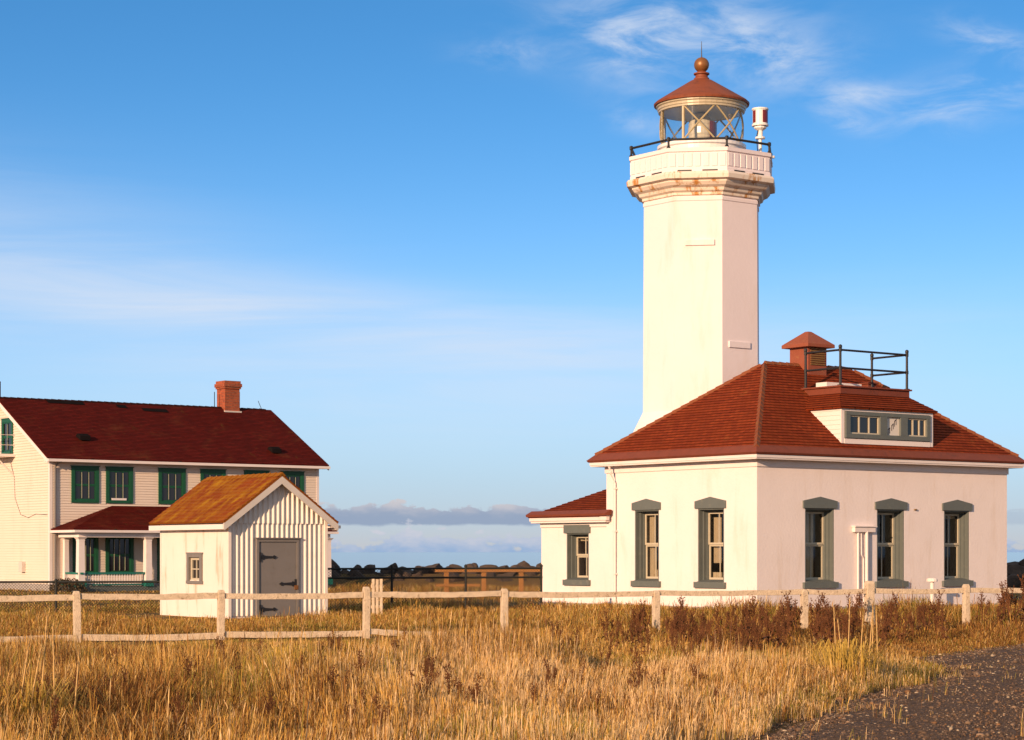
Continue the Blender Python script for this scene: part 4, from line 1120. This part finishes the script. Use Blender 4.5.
colv[dk, 4:] = np.array([.085, .036, .016]) * RNG.uniform(.6, 1.4, (dk.sum(), 1, 1))
g = numpy_mesh('grass', co.reshape(-1, 3), loops, st, to, M['grass'], colv.reshape(-1, 3))
tag(g, 'dry golden grass covering the field', 'grass', None, 'stuff')

# loose stones of the track
def stones():
    base = bmesh.new(); bmesh.ops.create_icosphere(base, subdivisions=1, radius=1)
    V = np.array([v.co[:] for v in base.verts]); Fc = np.array([[v.index for v in f.verts] for f in base.faces]); base.free()
    n = 52000
    y = 16 + 32 * RNG.random(n) ** 1.35; x = edge_x(y) + RNG.uniform(-.25, 3.6, n)
    edgeb = RNG.random(n) < .3; x = np.where(edgeb, edge_x(y) + np.abs(RNG.normal(0, .35, n)), x)
    ok = ~((x > 4.6) & (y < 20.0) & (x - edge_x(y) > 1.5) & (RNG.random(n) < .7)); x, y = x[ok], y[ok]; n = len(x)
    s = RNG.lognormal(-4.9, .5, n).clip(.005, .042)
    a = RNG.uniform(0, 6.28, n); sx, sy, sz = s * RNG.uniform(.8, 1.5, n), s * RNG.uniform(.7, 1.2, n), s * RNG.uniform(.45, .85, n)
    J = 1 + RNG.uniform(-.28, .28, (n, len(V)))
    P = V[None] * J[..., None]
    px_, py_, pz_ = P[..., 0] * sx[:, None], P[..., 1] * sy[:, None], P[..., 2] * sz[:, None]
    cA_, sA_ = np.cos(a)[:, None], np.sin(a)[:, None]
    co = np.stack([px_ * cA_ - py_ * sA_ + x[:, None], px_ * sA_ + py_ * cA_ + y[:, None], pz_ + (.022 + sz * .35)[:, None]], -1).reshape(-1, 3)
    loops = (Fc.ravel()[None] + len(V) * np.arange(n)[:, None]).ravel()
    nf = n * len(Fc)
    c0 = np.array([(.070, .044, .028), (.13, .080, .048), (.22, .145, .09), (.40, .31, .21), (.19, .095, .038)])[RNG.choice(5, n, p=[.42, .3, .15, .06, .07])] * RNG.uniform(.7, 1.3, (n, 1))
    return numpy_mesh('gravel', co, loops, 3 * np.arange(nf), np.full(nf, 3), M['stone'], np.repeat(c0, len(V), 0))
m, nt, b, tc = mat('loose_stone'); at = nt.n('ShaderNodeAttribute', attribute_name='tint'); nt.set(b.inputs['Base Color'], at.outputs['Color']); b.inputs['Roughness'].default_value = .8; M['stone'] = m
tag(stones(), 'loose dark stones strewn over the gravel track', 'gravel', None, 'stuff')

# ------------------------------------------------------------------ dock plants and stalks
def dock_mesh(seed, H_, n_br, spread, bare=False):
    rg = random.Random(seed); mb = MB()
    def seeds(p, d, ln_, n, r):
        for k in range(n):
            t_ = rg.uniform(.1, 1); c = p + d * ln_ * t_ + Vector((rg.gauss(0, r), rg.gauss(0, r), rg.gauss(0, r)))
            s = rg.uniform(.006, .015); ax = [Vector((rg.uniform(-1, 1), rg.uniform(-1, 1), rg.uniform(-1, 1))).normalized() * s for _ in range(2)]
            nz = ax[0].cross(ax[1]).normalized() * s * .8
            mb.add([tuple(c + ax[0]), tuple(c + ax[1]), tuple(c - ax[0]), tuple(c - ax[1]), tuple(c + nz), tuple(c - nz)],
                   [(0, 1, 4), (1, 2, 4), (2, 3, 4), (3, 0, 4), (1, 0, 5), (2, 1, 5), (3, 2, 5), (0, 3, 5)])
    for s in range(n_br):
        a = rg.uniform(0, 6.28); h_ = H_ * rg.uniform(.65, 1.05); l_ = spread * rg.uniform(.2, 1)
        b0 = Vector((rg.gauss(0, .05), rg.gauss(0, .05), -.02)); b1 = b0 + Vector((math.cos(a) * l_ * .4, math.sin(a) * l_ * .4, h_ * .55)); b2 = b0 + Vector((math.cos(a) * l_, math.sin(a) * l_, h_))
        mb.tube([b0, b1, b2], [.008, .006, .003], 4, False)
        seeds(b1, (b2 - b1).normalized(), (b2 - b1).length, 24, .013)
        for k in range(4):
            t_ = rg.uniform(.3, .9); p = b1 + (b2 - b1) * t_ * .8; aa = rg.uniform(0, 6.28)
            d = Vector((math.cos(aa) * .6, math.sin(aa) * .6, 1)).normalized(); ln_ = rg.uniform(.1, .24) * H_
            mb.tube([p, p + d * ln_], [.004, .002], 3, False); seeds(p, d, ln_, 9, .011)
        for k in range(3):                                        # withered leaves low on the stem
            p = b0 + (b1 - b0) * rg.uniform(.1, .9); aa = rg.uniform(0, 6.28); d = Vector((math.cos(aa), math.sin(aa), rg.uniform(-.3, .6))) * rg.uniform(.08, .2); w_ = Vector((-d.y, d.x, 0)) * .22
            q = p + d * .5 + Vector((0, 0, .02)); e_ = p + d + Vector((0, 0, -.05))
            mb.add([tuple(p), tuple(q + w_), tuple(e_), tuple(q - w_)], [(0, 1, 2, 3)])
    me_o = mb.build('dock_plant', M['seed'], None, fixn=False)
    return me_o
protos = [dock_mesh(100 + i, .80, 5, .17) for i in range(5)]
rg = random.Random(21); used = set()
def plant(x, y, sc, lab, grp):
    p = rg.choice(protos)
    if p.name in used: o = p.copy(); COL.objects.link(o)
    else: o = p; used.add(p.name)
    o.location = (x, y, 0); o.scale = (sc * rg.uniform(.9, 1.2), sc * rg.uniform(.9, 1.2), sc); o.rotation_euler = (0, 0, rg.uniform(0, 6.28)); tag(o, lab, 'plant', grp)
spots = []
for px, y, n, sp, sc in ((800, 41.5, 15, 1.1, 1.1), (870, 42.5, 10, .9, 1.05), (745, 40.5, 8, .9, .9), (690, 40.5, 11, .9, .9), (640, 41.0, 5, .6, .75), (930, 44.5, 5, .8, .8), (985, 45.5, 6, .8, 1.1), (1020, 46, 12, .9, 1.4), (825, 39.6, 8, 1.0, .95), (590, 41, 4, 1.0, .6), (740, 36.0, 18, 1.0, .8), (690, 36.5, 11, .9, .75), (800, 35.5, 18, .8, .85), (840, 37.5, 12, .8, .95), (660, 38.5, 8, .8, .75), (890, 40.5, 6, .7, .85)):
    for k in range(int(n * .8)):
        yy = y + rg.gauss(0, 1.2); spots.append(((px - 512) / F * yy + rg.gauss(0, sp * .7), yy, sc * rg.uniform(.75, 1.15)))
for x, y, s in spots:
    if any(abs(512 + F * x / y - p) < 11 for p in (656, 804.5, 870, 966)) and y < 42.77 + .3727 * x + .2: continue
    if x - float(edge_x(y)) > -.25: x = float(edge_x(y)) - .4 - rg.random() * .5
    plant(x, y, s, 'dark brown seeding dock plant along the fence before the lighthouse building', 'dock plants along the rail fence')
for px, y, n, sp, sc in ((430, 21.5, 7, .6, .62), (650, 24, 6, .8, .55), (540, 22, 6, .7, .5), (40, 19.2, 7, .35, .6), (75, 21, 6, .4, .6), (250, 22.5, 6, .5, .6), (180, 28, 7, .8, .6), (380, 33, 8, 1.2, .6), (700, 33, 7, .8, .6), (330, 26, 6, .8, .6), (120, 25, 5, .9, .6), (60, 20.5, 5, .5, .6), (470, 30, 6, 1.3, .6), (930 - 310, 30, 5, .9, .6), (250, 31, 6, 1.3, .6), (560, 36, 8, 1.5, .6), (400, 19.5, 4, .4, .5), (240, 20, 4, .5, .5)):
    for k in range(n):
        yy = y + rg.gauss(0, .7); plant((px - 512) / F * yy + rg.gauss(0, sp), yy, sc * rg.uniform(.8, 1.2), 'small brown seed plant standing in the golden foreground grass', 'brown seed plants in the foreground grass')

def tussock(name, label, x, y, hl, n_leaf, spread, stalks):
    o = thing(name, label, 'grass tussock', (x, y, 0)); rg = random.Random(int(x * 100)); mb = MB()
    for k in range(n_leaf):
        a = rg.uniform(0, 6.28); r0 = rg.uniform(0, spread * .55); h_ = hl * rg.uniform(.5, 1.1); l_ = rg.uniform(.15, .8) * h_
        p = Vector((math.cos(a) * r0, math.sin(a) * r0, 0)); d = Vector((math.cos(a + rg.uniform(-.5, .5)), math.sin(a), 0)); sd = Vector((-d.y, d.x, 0)) * .005
        pts = [p, p + d * l_ * .25 + Vector((0, 0, h_ * .6)), p + d * l_ * .65 + Vector((0, 0, h_ * .92)), p + d * l_ * 1.1 + Vector((0, 0, h_ * rg.uniform(.6, .95)))]
        vs = []
        for q, w_ in zip(pts, (1, 1, .7, .15)): vs += [tuple(q - sd * w_), tuple(q + sd * w_)]
        mb.add(vs, [(0, 1, 3, 2), (2, 3, 5, 4), (4, 5, 7, 6)])
    mb.build('leaves', M['tussock'], o, fixn=False)
    for dx, dy, h_, lx_, ly_ in stalks:
        mb = MB(); b0 = Vector((dx, dy, 0)); b2 = b0 + Vector((lx_, ly_, h_)); b1 = (b0 + b2) / 2 + Vector((lx_ * -.15, 0, 0))
        mb.tube([b0, b1, b2], [.009, .008, .005], 5)
        d = (b2 - b1).normalized()
        for k in range(30):
            c = b2 - d * rg.uniform(0, .28) * h_; a = rg.uniform(0, 6.28); e_ = c + Vector((math.cos(a) * .018, math.sin(a) * .018, .05)); s = Vector((.004, .003, 0))
            mb.add([tuple(c - s), tuple(c + s), tuple(e_)], [(0, 1, 2)])
        mb.build('stalk', M['stalk'], o, fixn=False)
tussock('grass_tussock', 'tall yellow grass tussock with upright straw stalks beside the gravel track', 4.15, 26.6, .62, 420, .9,
        [(-.1, 0, 1.0, -.03, 0), (.05, .05, 1.12, .03, 0), (.18, -.05, .92, .05, 0), (.30, .0, 1.05, .06, 0), (.36, .1, 1.0, .02, 0), (.42, 0, .95, -.02, 0), (-.02, -.1, .85, -.08, 0), (.22, .1, .8, .1, 0)])
tussock('grass_tussock', 'grass tussock with long straw stalks at the lower left of the field', -4.35, 19.2, .55, 300, .9,
        [(.1, 0, 1.12, .06, 0), (.22, .05, 1.02, -.02, 0), (.0, -.05, .85, .12, 0), (.40, 0, .8, .05, 0), (-.1, 0, .9, .1, 0)])
tussock('grass_tussock', 'arching yellow grass tussock left of centre in the field', -2.7, 25.5, .6, 260, 1.0, [(.1, 0, .8, .1, 0), (-.2, 0, .75, .12, 0)])
# low bush before the porch
BU = thing('bush', 'low dark brown bush at the corner of the house porch', 'bush', (-18.6, 89.2, 0)); mb = MB(); rg = random.Random(9)
for k in range(900):
    v = Vector((rg.gauss(0, 1), rg.gauss(0, 1), abs(rg.gauss(0, 1)))).normalized() * rg.uniform(.3, 1) ** .5
    c = Vector((v.x * .85, v.y * .5, v.z * .55 + .05)); a = Vector((rg.uniform(-1, 1), rg.uniform(-1, 1), rg.uniform(-1, 1))).normalized() * .06; b_ = Vector((rg.uniform(-1, 1), rg.uniform(-1, 1), rg.uniform(-1, 1))).normalized() * .035
    mb.add([tuple(c - a), tuple(c + b_), tuple(c + a), tuple(c - b_)], [(0, 1, 2, 3)])
mb.build('foliage', M['bush'], BU, fixn=False)
mb = MB()
for k in range(7): a = k * .9; mb.tube([(0, 0, -.05), (math.cos(a) * .3, math.sin(a) * .2, .3), (math.cos(a) * .6, math.sin(a) * .35, .45)], [.02, .012, .006], 4)
mb.build('stems', M['seed'], BU, fixn=False)

# ================================================================== SKY, SUN, CAMERA
SUN_AZ, SUN_EL = R(-31), R(14)                                   # bearing from -Y towards +X, so behind the camera on the left
sd = Vector((math.sin(SUN_AZ) * math.cos(SUN_EL), -math.cos(SUN_AZ) * math.cos(SUN_EL), math.sin(SUN_EL)))
sun = bpy.data.lights.new('sun', 'SUN'); sun.energy = 4.3; sun.angle = R(.5); sun.color = (1.0, .655, .40)
so = bpy.data.objects.new('sun', sun); COL.objects.link(so); so.rotation_euler = sd.to_track_quat('Z', 'Y').to_euler(); so.location = sd * 200

w = bpy.data.worlds.new('World'); SC.world = w; w.use_nodes = True
nt = NT(w.node_tree); w.node_tree.nodes.clear()
tc = nt.n('ShaderNodeTexCoord'); sep = nt.n('ShaderNodeSeparateXYZ', {0: tc.outputs['Generated']})
x, y, z = sep.outputs
az = nt.m('ARCTAN2', x, y); el = nt.m('ARCSINE', z)
sx = nt.m('MULTIPLY', az, 2130.0); sy = nt.m('MULTIPLY', el, 2130.0)       # degrees of arc, in handy units
zz = nt.m('ADD', nt.m('MULTIPLY', nt.m('MAXIMUM', z, 0.0), 2.6), .03)
vec = nt.n('ShaderNodeCombineXYZ', {0: x, 1: y, 2: zz})
nrm = nt.n('ShaderNodeVectorMath', {0: vec.outputs[0]}, operation='NORMALIZE')
sky = nt.n('ShaderNodeTexSky', {'Vector': nrm.outputs[0]}, sky_type='NISHITA', sun_disc=False, sun_elevation=SUN_EL, sun_rotation=math.atan2(sd.x, sd.y), air_density=1.0, dust_density=.4, ozone_density=2.2)
hs = nt.n('ShaderNodeHueSaturation', {'Saturation': 1.30, 'Value': 1.26, 'Color': sky.outputs[0]})
skyc = hs.outputs[0]
fill_veil = nt.m('MAXIMUM', nt.ramp(z, .30, .60), nt.ramp(nt.m('MULTIPLY', y, -1.0), -.1, .45))
skyc = nt.mix(nt.m('MULTIPLY', fill_veil, .8), skyc, (2.0, 1.95, 1.95))  # unseen pale sky added overhead and behind camera to make shade less blue
P2 = nt.n('ShaderNodeCombineXYZ', {0: sx, 1: sy, 2: 0.0}).outputs[0]
def blob(cx, cy, rx, ry, rot=0.0):
    ex, ey = nt.m('SUBTRACT', sx, cx - 512.0), nt.m('SUBTRACT', sy, 552.0 - cy)
    c_, s_ = math.cos(rot), math.sin(rot)
    u = nt.m('DIVIDE', nt.m('ADD', nt.m('MULTIPLY', ex, c_), nt.m('MULTIPLY', ey, s_)), rx)
    v = nt.m('DIVIDE', nt.m('SUBTRACT', nt.m('MULTIPLY', ey, c_), nt.m('MULTIPLY', ex, s_)), ry)
    return nt.m('EXPONENT', nt.m('MULTIPLY', nt.m('ADD', nt.m('MULTIPLY', u, u), nt.m('MULTIPLY', v, v)), -1.0))
def sm(l):
    o = l[0]
    for k in l[1:]: o = nt.m('ADD', o, k)
    return o
def wisp(rot, sxx, syy, scale, dist, seed, lo, hi, det=8):
    mp = nt.n('ShaderNodeMapping', {'Vector': P2}); mp.inputs['Rotation'].default_value = (0, 0, rot); mp.inputs['Scale'].default_value = (sxx, syy, 1); mp.inputs['Location'].default_value = (seed, seed * .7, 0)
    return nt.ramp(nt.noise(mp.outputs[0], scale, det, .62, dist), lo, hi)
w1 = wisp(R(24), .009, .026, 1.0, .55, 3.3, .34, .78)
w2 = wisp(R(-8), .010, .030, 1.0, .5, 9.1, .35, .78)
c1 = nt.m('MULTIPLY', w1, sm([blob(690, 45, 120, 42, R(-10)), blob(630, 58, 42, 32), nt.m('MULTIPLY', blob(510, 62, 45, 14), .55), nt.m('MULTIPLY', blob(640, 130, 30, 10, R(-10)), .8), nt.m('MULTIPLY', blob(770, 70, 60, 22, R(-15)), .8)]))
c2 = nt.m('MULTIPLY', w2, sm([blob(960, 115, 70, 24, R(8)), nt.m('MULTIPLY', blob(850, 108, 45, 12), .9), nt.m('MULTIPLY', blob(985, 62, 50, 14, R(-20)), .8), nt.m('MULTIPLY', blob(840, 130, 25, 9, R(-20)), .9)]))
w3 = wisp(R(7), .0020, .022, 1.0, .4, 5.2, .20, .78, 6)
c3 = nt.m('MULTIPLY', nt.m('ADD', nt.m('MULTIPLY', w3, .62), .26), sm([nt.m('MULTIPLY', blob(330, 322, 430, 34, R(-5)), 1.0), nt.m('MULTIPLY', blob(20, 275, 280, 75, R(-10)), .85), nt.m('MULTIPLY', blob(470, 395, 330, 50), .7), nt.m('MULTIPLY', blob(800, 330, 300, 40), .35)]))
cir = nt.m('MULTIPLY', nt.m('ADD', nt.m('ADD', c1, c2), c3), .80, clamp=True)
CW = (3.3, 3.65, 4.25)
# pale air close to the horizon
q_ = nt.m('DIVIDE', nt.m('MAXIMUM', sy, 0.0), 235.0)
hz_ = nt.m('EXPONENT', nt.m('MULTIPLY', nt.m('MULTIPLY', q_, q_), -1.0))
col = nt.mix(nt.m('MULTIPLY', hz_, .97), skyc, (2.15, 3.0, 3.75))
col = nt.mix(nt.m('EXPONENT', nt.m('MULTIPLY', nt.m('MAXIMUM', sy, 0.0), -1 / 48.0)), col, (2.6, 2.65, 2.8))
col = nt.mix(nt.m('MINIMUM', cir, .9), col, CW)
# low banks of cumulus with level bases
def bank(base, hgt, seed, dens):
    mp = nt.n('ShaderNodeMapping', {'Vector': P2}); mp.inputs['Scale'].default_value = (.030, .07, 1); mp.inputs['Location'].default_value = (seed, 0, 0)
    nn = nt.noise(mp.outputs[0], 1.0, 7, .55, .2)
    mp2 = nt.n('ShaderNodeMapping', {'Vector': P2}); mp2.inputs['Scale'].default_value = (.014, 0, 1); mp2.inputs['Location'].default_value = (seed * 2, 0, 0)
    n0 = nt.noise(mp2.outputs[0], 1.0, 5, .6)
    rel = nt.m('DIVIDE', nt.m('SUBTRACT', sy, 552.0 - base), hgt)
    topv = nt.m('ADD', nt.m('MULTIPLY', n0, 1.6), nt.m('MULTIPLY', nt.m('SUBTRACT', nn, .5), 1.6))
    a_ = nt.ramp(nt.m('SUBTRACT', topv, rel), .0, .16)
    b_ = nt.ramp(nt.m('ADD', rel, nt.m('MULTIPLY', nt.m('SUBTRACT', nn, .5), .35)), -.07, .09)
    return nt.m('MULTIPLY', nt.m('MULTIPLY', a_, b_), dens), rel, nn
mA, relA, nA = bank(525, 24, 1.7, .85)
cA_ = nt.mix(nt.ramp(nt.m('ADD', nt.m('MULTIPLY', relA, .75), nt.m('MULTIPLY', nA, .8)),   .62, 1.30), (1.48, 1.84, 2.50), (2.9, 2.8, 2.95))
col = nt.mix(nt.m('MULTIPLY', mA, nt.m('ADD', .35, blob(430, 515, 330, 400))), col, cA_)
mB, relB, nB = bank(574, 50, 6.4, .9)
cB_ = nt.mix(nt.ramp(nt.m('ADD', nt.m('MULTIPLY', relB, .75), nt.m('MULTIPLY', nB, .9)), .6, 1.25), (1.25, 2.0, 3.2), (2.9, 2.95, 3.3))
col = nt.mix(mB, col, cB_)
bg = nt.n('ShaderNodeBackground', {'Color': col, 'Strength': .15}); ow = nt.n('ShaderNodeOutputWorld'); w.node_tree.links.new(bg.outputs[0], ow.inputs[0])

cam = bpy.data.cameras.new('camera'); cam.sensor_width = 36; cam.lens = F / 1024 * 36; cam.shift_y = (HOR - 370) / 1024; cam.clip_end = 60000; cam.clip_start = .5
cm = bpy.data.objects.new('camera', cam); COL.objects.link(cm); cm.location = (0, 0, EYE); cm.rotation_euler = (R(90), 0, 0); SC.camera = cm
SC.view_settings.view_transform = 'Standard'; SC.view_settings.look = 'None'; SC.view_settings.gamma = 1; SC.view_settings.exposure = .5; SC.view_settings.use_curve_mapping = False
